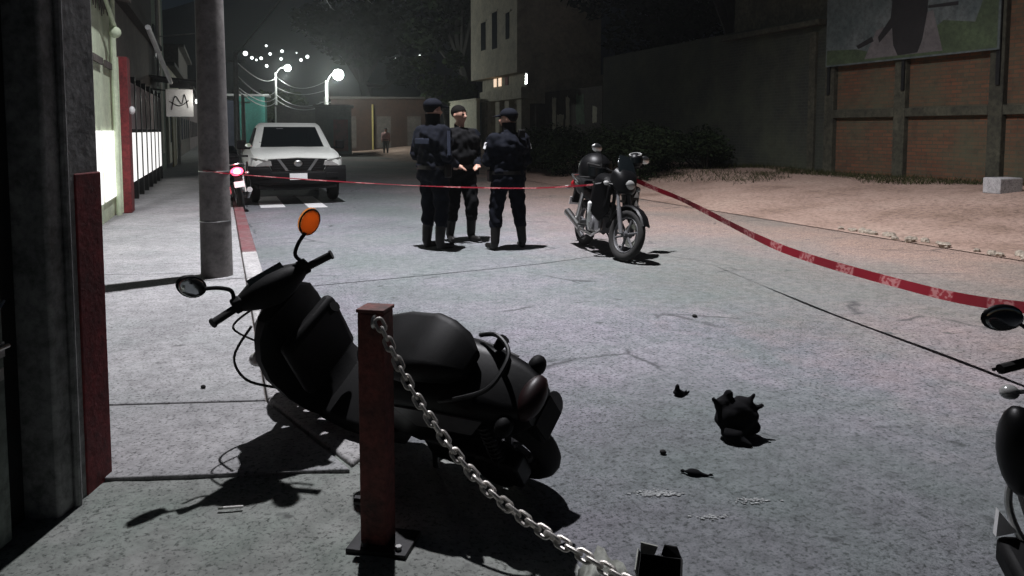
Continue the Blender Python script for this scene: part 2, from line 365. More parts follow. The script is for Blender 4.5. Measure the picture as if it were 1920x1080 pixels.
def copy_obj(o, parent=None, loc=None, rot=None):
    c = o.copy(); COL.objects.link(c)
    if parent is not None: c.parent = parent
    if loc is not None: c.location = loc
    if rot is not None: c.rotation_euler = rot
    return c
def smooth_path(pts, per=8):
    pts = [Vector(p) for p in pts]; out = []
    for i in range(len(pts) - 1):
        p0 = pts[max(i - 1, 0)]; p1 = pts[i]; p2 = pts[i + 1]; p3 = pts[min(i + 2, len(pts) - 1)]
        for k in range(per):
            t = k / per
            out.append(0.5 * ((2 * p1) + (p2 - p0) * t + (2 * p0 - 5 * p1 + 4 * p2 - p3) * t * t + (3 * p1 - p0 - 3 * p2 + p3) * t ** 3))
    out.append(pts[-1]); return out
def rrect(c, u, v, hu, hv, r=0.3, n=4):
    # rounded rectangle ring, r as fraction of the smaller half size
    c, u, v = Vector(c), Vector(u), Vector(v); rr = r * min(hu, hv); out = []
    for q, (su, sv) in enumerate(((1, 1), (-1, 1), (-1, -1), (1, -1))):
        for k in range(n + 1):
            a = math.pi / 2 * (q + k / n)
            out.append(c + u * (su * (hu - rr) + rr * math.cos(a)) + v * (sv * (hv - rr) + rr * math.sin(a)))
    return out

# ================================================================== THE SETTING
def sheet(name, m, fn, t0, t1, nt_, s0, s1, ns, kind='structure'):
    mb = MB(); vs = []; fs = []
    for i in range(ns + 1):
        for j in range(nt_ + 1):
            t = t0 + (t1 - t0) * j / nt_; s = s0 + (s1 - s0) * i / ns; vs.append((t, s, fn(t, s)))
    for i in range(ns):
        for j in range(nt_):
            a = i * (nt_ + 1) + j; fs.append((a, a + 1, a + nt_ + 2, a + nt_ + 1))
    mb.add(vs, fs); o = mb.build(name, m, rot=(0, 0, TH), smooth=180, fix=False); tag(o, kind=kind); return o
sheet('ground', M['dirt'], lambda t, s: -0.06, -700, 700, 4, -300, 1100, 4)
sheet('road', M['road'], lambda t, s: 0.0, 0.30, 9.4, 2, -12, 120, 2)
rnd = random.Random(3)
bumps = [(rnd.uniform(9, 16), rnd.uniform(0, 45), rnd.uniform(0.4, 1.3), rnd.uniform(-0.02, 0.09)) for _ in range(90)]
def verge_z(t, s):
    k = max(0.0, min(1.0, (t - 8.8) / 5.2)); z = 0.012 + 0.40 * k * k * (3 - 2 * k)
    for bt, bs, br, bh in bumps:
        d2 = ((t - bt) ** 2 + (s - bs) ** 2) / (br * br)
        if d2 < 6: z += bh * math.exp(-d2) * min(1, max(0, (t - 8.6) / 0.6))
    return z
vg = sheet('verge', M['dirt'], verge_z, 8.55, 40, 84, -10, 90, 160)

# --- left pavement: slabs with open joints, bed below, kerb stones
bed = sheet('pavement', M['plaster_dark'], lambda t, s: 0.085, -2.2, 0.2, 1, 3.35, 90, 1)
def sj(t, s0): return s0 - 0.30 * (t + 0.5)          # the joints run slightly skew
js = [3.28, 4.15, 7.86, 11.5, 15.2, 18.9, 22.6, 26.3, 30.0, 33.7, 37.4, 41.1, 44.8, 52, 60, 75, 90]
for a, b in zip(js[:-1], js[1:]):
    g = 0.010; mb = MB()
    R0 = 0.182
    pts = [(-2.1, sj(-2.1, a) + g, 0.06), (R0, sj(R0, a) + g, 0.06), (R0, sj(R0, b) - g, 0.06), (-2.1, sj(-2.1, b) - g, 0.06)]
    if a < 4:                                      # the end slab widens along the bent kerb
        pts = [(-2.1, sj(-2.1, a) + g, 0.06), (0.46, sj(0.46, a) + g, 0.06), (R0, sj(R0, b) - g, 0.06), (-2.1, sj(-2.1, b) - g, 0.06)]
    mb.prism(pts, (0, 0, 0.06)); mb.build('slab', M['slab'], bed, bevel=0.006)
kerb = empty('kerb', (0, 0, 0), (0, 0, TH)); tag(kerb, kind='structure')
ks = [(0.192, 4.0), (0.192, 5.2), (0.192, 6.4), (0.192, 7.6)]
s = 3.98; k = 0
while s < 60:
    L = 1.0 if s < 20 else 3.0; mb = MB()
    mb.prism([(0.194, s + 0.004, -0.05), (0.365, s + 0.004, -0.05), (0.355, s + 0.004, 0.121), (0.194, s + 0.004, 0.121)], (0, L - 0.008, 0))
    mb.build('kerb_stone', M['kerb_red'] if 8.6 < s < 17.5 else M['kerb_grey'], kerb, bevel=0.012); s += L; k += 1
mb = MB(); mb.prism([(0.194, 3.97, -0.05), (0.36, 4.05, -0.05), (0.66, 3.26, -0.05), (0.475, 3.05, -0.05)], (0, 0, 0.171)); mb.build('kerb_stone', M['kerb_grey'], kerb, bevel=0.012)
# near apron: rough concrete ramping down to the road
def apron_z(t, s):
    k = max(0.0, min(1.0, (t - 0.55) / 0.75)); k2 = max(0.0, min(1.0, (s - 2.2) / 1.0)) if t > 0.5 else 0
    return 0.104 - 0.125 * (k * k * (3 - 2 * k))
sheet('apron', M['apron'], lambda t, s: apron_z(t, s) + 0.004 * math.sin(t * 9 + s * 4), -3.0, 1.35, 29, -6, 3.262, 40)

# --- far hills with houses' lights
mb = MB(); vs = []; fs = []
NX, NY = 60, 14
for i in range(NY + 1):
    for j in range(NX + 1):
        x = -420 + 640 * j / NX; y = 95 + 300 * i / NY
        r_ = i / NY; prof = 62 * math.exp(-((x + 70) / 110) ** 2) + 44 * math.exp(-((x - 90) / 120) ** 2) + 30
        z = prof * (r_ ** 1.1) + 2.5 * math.sin(x * 0.11) * math.sin(y * 0.07) * r_ - 0.4
        vs.append((x, y, z))
for i in range(NY):
    for j in range(NX):
        a = i * (NX + 1) + j; fs.append((a, a + 1, a + NX + 2, a + NX + 1))
mb.add(vs, fs); o = mb.build('hill', M['hill'], smooth=180, fix=False); tag(o, kind='structure')

# ================================================================== LEFT SIDE
# near pilaster and door of the building the photographer leans from
r0 = empty('masonry_pilaster', (-1.79, 2.77, 0.0), label='grey plastered pilaster with dark red band on its corner at the doorway', cat='pilaster')
mb = MB(); mb.box((0, 0, 2.3), (0.32, 0.34, 4.5)); mb.build('shaft', M['plaster_grey'], r0, bevel=0.012)
mb = MB(); mb.box((0.045, 0.088, 0.72), (0.242, 0.176, 1.24)); mb.build('red_band', M['plaster_red'], r0, bevel=0.006)
mb = MB(); mb.cyl((0.172, -0.075, 0.1), (0.172, -0.075, 4.5), 0.014, n=8); mb.build('conduit', M['plaster_grey'], r0)
r0 = empty('steel_door', (-1.70, 2.2, 0.0), label='grey green steel door with sliding bolt beside the plastered pilaster', cat='door')
mb = MB(); mb.box((-0.02, -0.06, 1.6), (0.04, 0.62, 2.98)); mb.build('leaf', M['door_metal'], r0, bevel=0.005)
mb = MB(); mb.box((-0.075, 0.32, 1.6), (0.05, 0.14, 2.98)); mb.build('jamb', M['dark_metal'], r0)
mb = MB(); mb.box((0.012, 0.16, 0.78), (0.02, 0.13, 0.05)); mb.box((0.012, 0.19, 0.70), (0.02, 0.05, 0.04)); mb.cyl((0.03, 0.05, 0.79), (0.03, 0.23, 0.79), 0.008, n=8)
mb.build('bolt', M['steel'], r0)
mb = MB(); mb.cyl((0.02, 0.07, 0.80), (0.02, 0.235, 0.94), 0.005, n=6); mb.build('rod', M['steel'], r0)
mb = MB(); mb.box((0.004, 0.155, 1.56), (0.012, 0.022, 0.10)); mb.build('key_slot', M['dark_metal'], r0)
r0 = empty('corner_building', (-2.6, 0.9, 0), label='plastered corner building behind the steel door and pilaster', cat='building')
mb = MB(); mb.box((-0.6, 0.0, 2.5), (2.62, 3.9, 4.9)); mb.build('wall', M['plaster_grey'], r0)
mb = MB(); mb.box((0.45, 0.1, 5.1), (2.3, 4.4, 0.14)); mb.build('roof_slab', M['plaster_grey'], r0)

# white shop facade with lit lower panes
shop = st_empty('white_shop', -1.62, 10.6, 0.0, 'pale plastered shop front with lit lower panes and red pier', 'building')
# local frame: x across street (+ toward road), y along street
mb = MB(); mb.box((-1.5, 0.8, 1.9), (2.96, 5.0, 3.8)); mb.build('wall', M['plaster_white'], shop)
mb = MB(); mb.box((0.06, 0.9, 3.72), (0.5, 5.1, 0.12), (0, R(12), 0)); mb.build('eave', M['plaster_dark'], shop)
mb = MB()
for k in range(26):
    y = -1.6 + k * 0.2; mb.prism([(0.02, y, 3.66), (0.02, y + 0.2, 3.66), (0.02, y + 0.2, 3.35 + 0.14 * rnd.random()), (0.02, y + 0.1, 3.18 + 0.25 * rnd.random()), (0.02, y, 3.35 + 0.14 * rnd.random())], (0.012, 0, 0))
mb.build('awning_shadow', M['plaster_dark'], shop, smooth=0)  # dark jagged sheet put in as the awning's ragged shadow
for y0 in (1.15, 2.32):
    mb = MB(); mb.box((0.015, y0 + 0.42, 2.52), (0.03, 0.9, 0.10)); mb.build('ledge', M['plaster_dark'], shop)
for y0, y1 in ((0.9, 1.62), (1.86, 2.66), (2.70, 3.20)):
    mb = MB(); mb.box((0.012, (y0 + y1) / 2, 0.97), (0.022, y1 - y0, 1.06)); mb.build('pane', M['lit_panel'], shop)
mb = MB(); mb.cyl((0.05, 3.05, 0.12), (0.05, 3.05, 3.9), 0.045, n=10); mb.build('drain_pipe', M['plaster_white'], shop)
mb = MB(); mb.ell((0.14, 2.55, 3.02), 0.09); mb.build('wall_globe', M['plaster_white'], shop)
mb = MB(); mb.cyl((0.10, 0.3, 3.9), (0.14, 2.75, 3.05), 0.03, n=8); mb.build('stay_rod', M['plaster_white'], shop)
pier = st_empty('red_pier', -1.56, 14.15, 0.12, 'square dark red pier standing between pale shop front and barred panes', 'pier')
mb = MB(); mb.box((0, 0, 1.3), (0.30, 0.42, 2.6)); mb.build('shaft', M['plaster_red'], pier, bevel=0.012)
mb = MB(); mb.box((0.0, -0.20, 1.3), (0.05, 0.06, 2.58)); mb.build('trim', M['plaster_white'], pier)
mb = MB(); mb.ell((0.19, -0.1, 1.72), (0.05, 0.05, 0.07)); mb.build('wall_lamp', M['white_plastic'], pier)
# long low building with lit panes between dark bars
hall = st_empty('long_hall', -1.66, 14.6, 0.0, 'long dark hall with a row of lit panes behind upright bars', 'building')
mb = MB(); mb.box((-1.6, 4.6, 1.9), (3.16, 9.8, 3.8)); mb.build('wall', M['plaster_dark'], hall)
mb = MB(); mb.box((-1.5, 4.6, 3.86), (3.3, 10.0, 0.1)); mb.build('roof', M['shade_plaster'], hall)
mb = MB(); mb.box((-1.62, 4.4, 5.58), (3.1, 9.2, 3.3)); mb.build('upper_storey', M['shade_plaster'], hall)
ys = [0.1, 1.25, 2.4, 3.55, 4.7, 5.85, 7.0, 8.15]
for k, y in enumerate(ys):
    mb = MB(); mb.box((0.034, y + 0.5, 0.98), (0.066, 1.0, 0.96)); mb.build('pane', M['lit_panel'], hall)
    mb = MB(); mb.box((0.034, y + 0.5, 1.98), (0.066, 1.0, 0.9)); mb.build('upper_pane', M['plaster_purple'], hall)
    mb = MB(); mb.box((0.04, y + 1.07, 1.35), (0.09, 0.10, 2.46)); mb.build('bar', M['dark_metal'], hall)
mb = MB(); mb.cyl((0.5, 0.4, 3.35), (0.62, 4.6, 2.62), 0.05, n=8); mb.build('gutter_pipe', M['galv'], hall)
# awning and hanging sign
aw = st_empty('sheet_awning', -1.5, 22.6, 2.78, 'dark sheet awning on pale post over the pavement behind hanging sign', 'awning')
mb = MB(); mb.box((0.55, 0.0, 0.06), (1.9, 2.2, 0.05), (0, R(6), 0)); mb.build('roof_sheet', M['dark_metal'], aw)
mb = MB(); mb.cyl((-0.25, -1.0, -2.66), (-0.25, -1.0, 0.1), 0.05, n=8); mb.build('post', M['plaster_white'], aw)
sg = st_empty('hanging_sign', -0.98, 21.7, 1.85, 'white hanging shop sign with black scrawled emblem under the dark awning', 'sign')
mb = MB(); mb.box((0.0, 0, 0.38), (0.66, 0.05, 0.72)); mb.build('panel', M['white_plastic'], sg, bevel=0.005)
mb = MB(); mb.tube(smooth_path([(-0.2, -0.03, 0.2), (-0.1, -0.03, 0.55), (0.05, -0.03, 0.35), (0.12, -0.03, 0.6), (0.2, -0.03, 0.25)], 5), 0.012, 5)
mb.tube(smooth_path([(-0.25, -0.03, 0.42), (0.0, -0.03, 0.3), (0.22, -0.03, 0.45)], 5), 0.012, 5); mb.build('emblem', M['black_plastic'], sg)
mb = MB(); mb.box((0.02, 0, 0.84), (0.5, 0.06, 0.14)); mb.build('header', M['dark_metal'], sg)
mb = MB(); mb.ell((0.42, -0.12, 0.42), (0.035, 0.035, 0.06)); mb.build('sign_lamp', M['hill_glow'], sg)
sl = bpy.data.lights.new('sign_lamp_light', 'POINT'); sl.energy = 9; sl.shadow_soft_size = 0.07; sl.color = (1.0, 0.95, 0.86)
slo = bpy.data.objects.new('sign_lamp_light', sl); COL.objects.link(slo); slo.location = W(-0.50, 21.35, 2.35)
mb = MB(); mb.cyl((0.33, 0, 0.42), (0.42, -0.12, 0.37), 0.012, n=6); mb.build('lamp_arm', M['dark_metal'], sg)
mb = MB(); mb.cyl((-0.3, 0.0, 0.7), (-0.75, 0.0, 0.75), 0.02, n=6); mb.build('bracket', M['dark_metal'], sg)
mb = MB(); mb.cyl((0, 0, 0.74), (0, 0, 1.02), 0.015, n=6); mb.build('hanger', M['dark_metal'], sg)
# tall green house with antenna mast, yellow gate
gh = st_empty('green_house', -1.9, 25.0, 0.0, 'tall mossy green house with television mast beyond the awning', 'building')
mb = MB(); mb.box((-2.0, 3.0, 3.2), (4.0, 6.0, 6.4)); mb.build('wall', M['plaster_green'], gh)
mb = MB(); mb.box((0.012, 4.2, 3.4), (0.03, 0.9, 5.4)); mb.build('pale_strip', M['plaster_cream'], gh)
mb = MB(); mb.box((-0.02, 1.7, 4.3), (0.1, 1.0, 1.1)); mb.build('window', M['glass_dark'], gh)
mb = MB(); mb.cyl((0.25, -0.6, 2.8), (0.25, -0.6, 5.9), 0.04, n=6); mb.cyl((-0.3, -0.6, 5.3), (0.3, -0.6, 5.35), 0.02, n=6); mb.cyl((0.25, -0.6, 5.35), (1.3, -0.2, 6.6), 0.03, n=6); mb.cyl((0.3, -0.6, 4.25), (1.6, -0.5, 4.45), 0.02, n=6)
mb.build('mast', M['galv'], gh)
mb = MB(); mb.cyl((-1.2, -1.2, 6.5), (1.0, -1.2, 6.45), 0.07, n=8); mb.cyl((1.0, -1.2, 6.5), (1.0, -1.2, 6.0), 0.06, n=8); mb.build('roof_pipe', M['galv'], gh)
yg = st_empty('yellow_gate', -1.7, 31.4, 0.12, 'faded yellow sheet gate past the green house', 'gate')
for k in range(3):
    mb = MB(); mb.box((0, 0.3 + k * 0.72, 1.2), (0.06, 0.7, 2.4)); mb.build('panel', M['yellow'], yg, bevel=0.01)
mb = MB(); mb.cyl((0.1, 2.5, 0), (0.1, 2.5, 3.0), 0.07, n=8); mb.build('post', M['white_plastic'], yg)
# further houses on the left
for (t, s_, w, l, h, mm, lab) in [(-2.0, 34.5, 5, 9, 4.2, 'plaster_cream', 'low cream house past the yellow gate'), (-2.0, 44.5, 6, 12, 6.0, 'plaster_dark', 'dark two storey house far along the left pavement'), (-2.0, 58, 6, 20, 4.5, 'plaster_purple', 'mauve far house at the end of the left pavement')]:
    h0 = st_empty('far_house', t, s_, 0, lab, 'building')
    mb = MB(); mb.box((-w / 2, l / 2, h / 2), (w, l, h)); mb.build('wall', M[mm], h0)
    mb = MB(); mb.box((-w / 2 + 0.1, l / 2, h + 0.08), (w + 0.4, l + 0.1, 0.15)); mb.build('roof', M['plaster_dark'], h0)
    for q in range(int(l // 3)):
        mb = MB(); mb.box((0.0, 1.5 + q * 3, 1.6), (0.06, 1.1, 1.2)); mb.build('window', M['glass_dark'], h0)

# ================================================================== STREET LAMP ON CONCRETE POLE
pl = empty('street_lamp', (-2.82, 7.06, 0.10), label='tall tapered concrete pole with lamp arm at the pavement edge', cat='street lamp')
mb = MB(); mb.tube([(0, 0, 0.0), (0, 0, 3.0), (0, 0, 6.0), (0, 0, 10.2)], [0.145, 0.120, 0.102, 0.080], 24); mb.build('pole', M['pole_concrete'], pl, smooth=60)
mb = MB(); mb.cyl((-0.155, 0.05, 0.02), (-0.10, 0.04, 9.5), 0.02, n=8); mb.build('conduit', M['galv'], pl)
mb = MB(); mb.tube(smooth_path([(0, 0, 9.8), (0.5, 0.45, 10.25), (1.25, 1.05, 10.35)], 6), 0.035, 8); mb.build('arm', M['galv'], pl)
lm = MB(); lm.loft([rrect((1.25 + 0.55 * k / 5 * 0.75, 1.05 + 0.55 * k / 5 * 0.65, 10.36), (0.65, -0.75, 0), (0, 0, 1), w_, h_, 0.9) for k, (w_, h_) in enumerate([(0.05, 0.04), (0.12, 0.06), (0.15, 0.07), (0.15, 0.07), (0.13, 0.055), (0.05, 0.03)])])
lm.build('lamp_head', M['galv'], pl)
mb = MB(); mb.box((1.48, 1.25, 10.275), (0.30, 0.20, 0.02), (0, 0, R(41))); mb.build('lamp_glass', M['lamp_glow'], pl)
ld = bpy.data.lights.new('street_lamp_light', 'SPOT'); ld.energy = 11500; ld.spot_size = R(116); ld.spot_blend = 1.0; ld.shadow_soft_size = 0.10; ld.color = (0.965, 0.955, 1.0)
lo = bpy.data.objects.new('street_lamp_light', ld); COL.objects.link(lo); lo.location = (-1.30, 8.36, 10.2)
lo.rotation_euler = (Vector((1.2, 10.2, 0)) - Vector(lo.location)).to_track_quat('-Z', 'Y').to_euler()
for z_ in (0.55, 1.02):
    mb = MB(); mb.torus((0, 0, z_), (0, 0, 1), 0.146 - z_ * 0.0085, 0.005, 24, 6); mb.build('steel_band', M['steel'], pl)

# ================================================================== RIGHT SIDE: wall, hoarding, buildings
wl = st_empty('brick_wall', 14.75, 9.0, 0.0, 'long mossy red brick wall with concrete posts behind the dirt verge', 'wall')
mb = MB(); mb.box((0.12, 0.1, 1.9), (0.22, 12.1, 4.5)); mb.build('brickwork', M['brick'], wl)
for y in (-5.8, -3.2, -0.7, 1.6, 3.9, 6.05):
    mb = MB(); mb.box((0.02, y, 1.95), (0.30, 0.30, 4.7)); mb.build('concrete_post', M['concrete_green'], wl, bevel=0.015)
for y0, y1 in zip((-5.8, -3.2, -0.7, 1.6, 3.9), (-3.2, -0.7, 1.6, 3.9, 6.05)):
    mb = MB(); mb.box((0.0, (y0 + y1) / 2, 1.92), (0.25, y1 - y0 - 0.31, 0.20)); mb.build('tie_beam', M['concrete_green'], wl, bevel=0.012)
wl2 = st_empty('sooty_wall', 14.75, 15.25, 0.0, 'tall sooty rendered wall with ledge next to the red brick wall', 'wall')
mb = MB(); mb.box((0.14, 6.2, 2.1), (0.22, 12.2, 4.8)); mb.build('wall', M['brick_dark'], wl2)
mb = MB(); mb.box((0.0, 2.15, 4.32), (0.5, 4.1, 0.14)); mb.build('ledge', M['concrete_green'], wl2, bevel=0.01)
mb = MB(); mb.box((0.35, 2.15, 5.9), (0.2, 4.0, 3.0)); mb.build('upper_panel', M['concrete_green'], wl2)
mb = MB(); mb.box((0.0, 0.5, 2.0), (0.1, 0.22, 4.2)); mb.build('render_strip', M['concrete_green'], wl2)
bb = st_empty('printed_banner', 14.55, 10.45, 3.12, 'wide weathered printed banner with dark figure hung above the brick wall', 'banner')
mb = MB(); mb.box((0, 2.35, 1.9), (0.03, 4.6, 3.8)); mb.build('sheet', M['banner'], bb)
# print: thin shapes 3 mm proud of the sheet (local y runs along the street, bigger y = further left in view)
def print_shape(name, m_, pts, d=0.019):
    mb = MB(); mb.prism([(-d, y * 0.655, z) for y, z in pts], (0.003, 0, 0)); mb.build(name, M[m_], bb, smooth=0)
print_shape('print_ground', 'banner_green', [(0.15, 0.04), (7.05, 0.04), (7.05, 0.42), (5.6, 0.36), (4.6, 0.2), (3.2, 0.28), (2.0, 0.75), (0.9, 0.62), (0.6, 1.15), (0.15, 1.15)], 0.018)
print_shape('print_road', 'banner_mauve', [(2.0, 0.1), (5.2, 0.1), (4.7, 0.75), (4.3, 0.8), (2.4, 1.0)], 0.021)
print_shape('print_figure', 'banner_dark', [(2.95, 0.12), (3.75, 0.1), (3.95, 0.35), (4.02, 0.75), (4.55, 0.45), (4.62, 0.58), (4.1, 0.98), (4.05, 1.35), (4.3, 1.6), (4.2, 1.95), (4.0, 2.1), (3.95, 3.0), (3.4, 3.3), (2.75, 3.0), (2.55, 2.2), (2.6, 1.6), (2.62, 1.0), (2.78, 0.4)], 0.024)
print_shape('print_band', 'banner_mauve', [(4.0, 1.5), (4.05, 1.66), (3.2, 1.78), (2.95, 1.9), (2.95, 1.62), (3.2, 1.52)], 0.027)
for yy in (3.62, 3.25):
    print_shape('print_strap', 'banner_mauve', [(yy, 1.72), (yy + 0.07, 1.72), (yy + 0.12, 2.4), (yy + 0.05, 2.4)], 0.027)
print_shape('print_stripe', 'banner_dark', [(0.2, 1.22), (1.2, 1.28), (1.2, 1.40), (0.2, 1.36)], 0.021)
print_shape('print_stripe', 'banner_dark', [(1.5, 1.02), (2.6, 1.06), (2.6, 1.12), (1.5, 1.10)], 0.022)
print_shape('print_stripe', 'banner_dark', [(2.1, 1.28), (2.6, 1.34), (2.6, 1.46), (2.2, 1.42)], 0.022)
print_shape('print_stripe', 'banner_dark', [(4.8, 0.5), (5.5, 0.36), (5.6, 0.44), (4.9, 0.62)], 0.022)
for yy in (0.1, 2.35, 4.6):
    mb = MB(); mb.box((0.06, yy, 1.6), (0.06, 0.08, 4.6)); mb.build('mast', M['dark_metal'], bb)

# pale three storey house
ph = st_empty('pale_house', 13.7, 34.3, 0.0, 'narrow pale three storey house with jutting upper floors and slit windows', 'building')
mb = MB(); mb.box((2.2, 3.5, 7.7), (4.6, 7.2, 6.7)); mb.build('upper_wall', M['plaster_beige'], ph)
mb = MB(); mb.box((2.6, 3.2, 3.6), (4.4, 6.6, 1.5)); mb.build('middle_wall', M['plaster_beige'], ph)
mb = MB(); mb.box((2.9, 3.2, 1.4), (4.0, 6.6, 2.9)); mb.build('ground_wall', M['plaster_dark'], ph)
mb = MB(); mb.box((0.3, 2.6, 3.35), (0.7, 6.2, 0.55)); mb.build('lintel', M['plaster_beige'], ph)
for y in (0.2, 1.9, 3.3, 4.6, 5.6):
    mb = MB(); mb.box((0.35, y, 1.5), (0.45, 0.62, 3.12)); mb.build('column', M['plaster_beige'], ph)
for y, z0, z1 in ((4.9, 5.9, 7.4), (3.1, 5.8, 7.7), (1.2, 6.1, 7.4)):
    mb = MB(); mb.box((-0.105, y, (z0 + z1) / 2), (0.03, 0.75 if y > 2 else 0.5, z1 - z0)); w_ = mb.build('window', M['glass_dark'], ph)
    mb = MB(); mb.box((-0.12, y, z1 + 0.05), (0.06, 1.0, 0.08)); mb.build('window_head', M['plaster_beige'], ph)
for y, m_ in ((4.35, 'warm_window'), (3.6, 'warm_window'), (2.6, 'plaster_red')):
    mb = MB(); mb.box((0.385, y, 4.1), (0.04, 0.42, 0.44)); mb.build('small_window', M[m_], ph)
mb = MB(); mb.box((0.36, -0.28, 4.1), (0.1, 0.3, 0.62)); mb.build('lit_slit', M['lens'], ph)
gw = st_empty('cream_garden_wall', 13.25, 39.4, 0, 'bright cream garden wall beside the pale three storey house', 'wall')
mb = MB(); mb.box((0.1, 2.6, 1.6), (0.2, 5.2, 3.2)); mb.build('panel', M['plaster_cream'], gw)
mb = MB(); mb.box((0.1, 2.6, 3.24), (0.3, 5.3, 0.1)); mb.build('coping', M['plaster_cream'], gw)
# patched rendered wall right of the house, seen over the bushes
pw = st_empty('patched_wall', 15.1, 28.2, 0.0, 'low patched wall with peeling white paint between pale house and bushes', 'wall')
mb = MB(); mb.box((0.1, 3.0, 1.7), (0.2, 6.0, 3.4)); mb.build('panel', M['plaster_dark'], pw)
for k, (y, z, w_, h_) in enumerate([(4.9, 2.3, 0.45, 1.6), (4.2, 1.8, 0.7, 0.9), (3.4, 2.3, 0.4, 1.5), (2.1, 2.5, 0.8, 1.3), (0.7, 2.2, 0.4, 0.7)]):
    n_ = 7; ed = [(-0.5 + k_ / n_, -0.5) for k_ in range(n_)] + [(0.5, -0.5 + k_ / n_) for k_ in range(n_)] + [(0.5 - k_ / n_, 0.5) for k_ in range(n_)] + [(-0.5, 0.5 - k_ / n_) for k_ in range(n_)]
    mb = MB(); q = [(-0.004, y + w_ * (a_ + rnd.uniform(-0.09, 0.09)), z + h_ * (b_ + rnd.uniform(-0.07, 0.07))) for a_, b_ in ed]
    mb.prism(q, (0.006, 0, 0)); mb.build('paint_patch', M['plaster_cream'] if k != 3 else M['plaster_green'], pw, smooth=0)

# far end of the street
fw = empty('far_brick_house', (-9.5, 55, 0), (0, 0, R(8)), 'low red brown house at the far bend of the street', 'building')
mb = MB(); mb.box((0, 2, 1.9), (7.4, 4, 3.8)); mb.build('wall', mat('red_brown_plaster', (0.05, 0.024, 0.015), 0.9, 0, 0.4, 0.8, 0.2), fw)
mb = MB(); mb.box((0, 2, 3.9), (7.8, 4.4, 0.14)); mb.build('roof', M['plaster_dark'], fw)
for x_ in (-2.4, 0.1, 2.3):
    mb = MB(); mb.box((x_, -0.02, 1.4), (1.0, 0.06, 2.3)); mb.build('door', M['plaster_dark'], fw)
mb = MB(); mb.cyl((-0.7, -0.3, 0), (-0.7, -0.3, 3.4), 0.07, n=8); mb.build('porch_post', M['yellow'], fw)
th_ = empty('teal_house', (-25.0, 72, 0), (0, 0, R(15)), 'teal painted narrow house lit at the end of the street', 'building')
mb = MB(); mb.box((0, 2, 2.4), (2.4, 4, 4.8)); mb.build('wall', M['plaster_teal'], th_)
mb = MB(); mb.box((-2.6, 2.4, 2.2), (2.8, 4, 4.4)); mb.build('wing', mat('blue_grey_plaster', (0.10, 0.11, 0.16), 0.9), th_)
mb = MB(); mb.box((-1.2, 2, 4.9), (5.6, 4.2, 0.2)); mb.build('roof', M['white_plastic'], th_)
for nm, x, y, w, h, mm, lab in [('roadside_shack', -11.2, 47, 2.2, 3.0, 'plaster_dark', 'small dark shack under the brightest far street lamp'), ('dim_house', -17.6, 66, 6.0, 3.6, 'plaster_dark', 'dim house behind the pickup roof'), ('grey_house', -20.4, 78, 3.0, 4.0, 'plaster_purple', 'grey house right of the teal house')]:
    h0 = empty(nm, (x, y, 0), (0, 0, R(12)), lab, 'building')
    mb = MB(); mb.box((0, 1.5, h / 2), (w, 3, h)); mb.build('wall', M[mm], h0)
    mb = MB(); mb.box((0, 1.4, h + 0.07), (w + 0.3, 3.3, 0.12)); mb.build('roof', M['plaster_dark'], h0)
    mb = MB(); mb.box((w * 0.2, -0.02, 1.2), (0.9, 0.06, 2.0)); mb.build('door', M['plaster_red'], h0)
def lamp_post(x, y, h, dx, r_glow, power, lab):
    p = empty('far_street_lamp', (x, y, 0), label=lab, cat='street lamp')
    mb = MB(); mb.tube([(0, 0, 0), (0, 0, h - 0.4)], [0.15, 0.1], 10); mb.build('pole', M['galv'], p)
    mb = MB(); mb.tube(smooth_path([(0, 0, h - 0.6), (dx * 0.4, 0, h), (dx, 0, h + 0.1)], 5), 0.04, 6); mb.build('arm', M['galv'], p)
    mb = MB(); mb.ell((dx, 0, h), (r_glow, r_glow, r_glow)); mb.build('globe', M['lamp_glow'], p)
    d = bpy.data.lights.new('far_lamp_light', 'POINT'); d.energy = power; d.shadow_soft_size = r_glow + 0.02; d.color = (0.93, 1.0, 0.94)
    l = bpy.data.objects.new('far_lamp_light', d); COL.objects.link(l); l.location = (x + dx, y - 0.9, h - 0.35)
lamp_post(-12.35, 50, 5.2, 0.80, 0.36, 1100, 'far street lamp glowing brightest, beyond the white pickup roof')
lamp_post(-22.0, 70, 7.3, 1.15, 0.30, 900, 'far street lamp whose pole rises behind the white pickup roof')
for x, y, h, lab in ((-10.35, 28.2, 4.45, 'slim pale pole rising beside the thick concrete pole'), (-12.9, 36, 3.2, 'short pale pole half hidden behind the thick concrete pole'), (-12.2, 49, 3.7, 'short pole just under the brightest far lamp')):
    p = empty('utility_pole', (x, y, 0), label=lab, cat='pole')
    mb = MB(); mb.tube([(0, 0, 0), (0, 0, h)], [0.11, 0.08], 10); mb.build('shaft', M['galv'], p)
    mb = MB(); mb.box((0, 0, h - 0.35), (0.7, 0.06, 0.06)); mb.build('crossarm', M['galv'], p)
def wire(a, b, sag, lab, r=0.025):
    a, b = Vector(a), Vector(b); pts = []
    for k in range(17):
        u = k / 16; p = a.lerp(b, u); p.z -= sag * 4 * u * (1 - u); pts.append(p)
    mb = MB(); mb.tube(pts, r, 6); o = mb.build('overhead_cable', M['galv']); tag(o, lab, 'cable', 'cables strung over the far street')
wlab = 'thin cable sagging over the far street between pale poles'
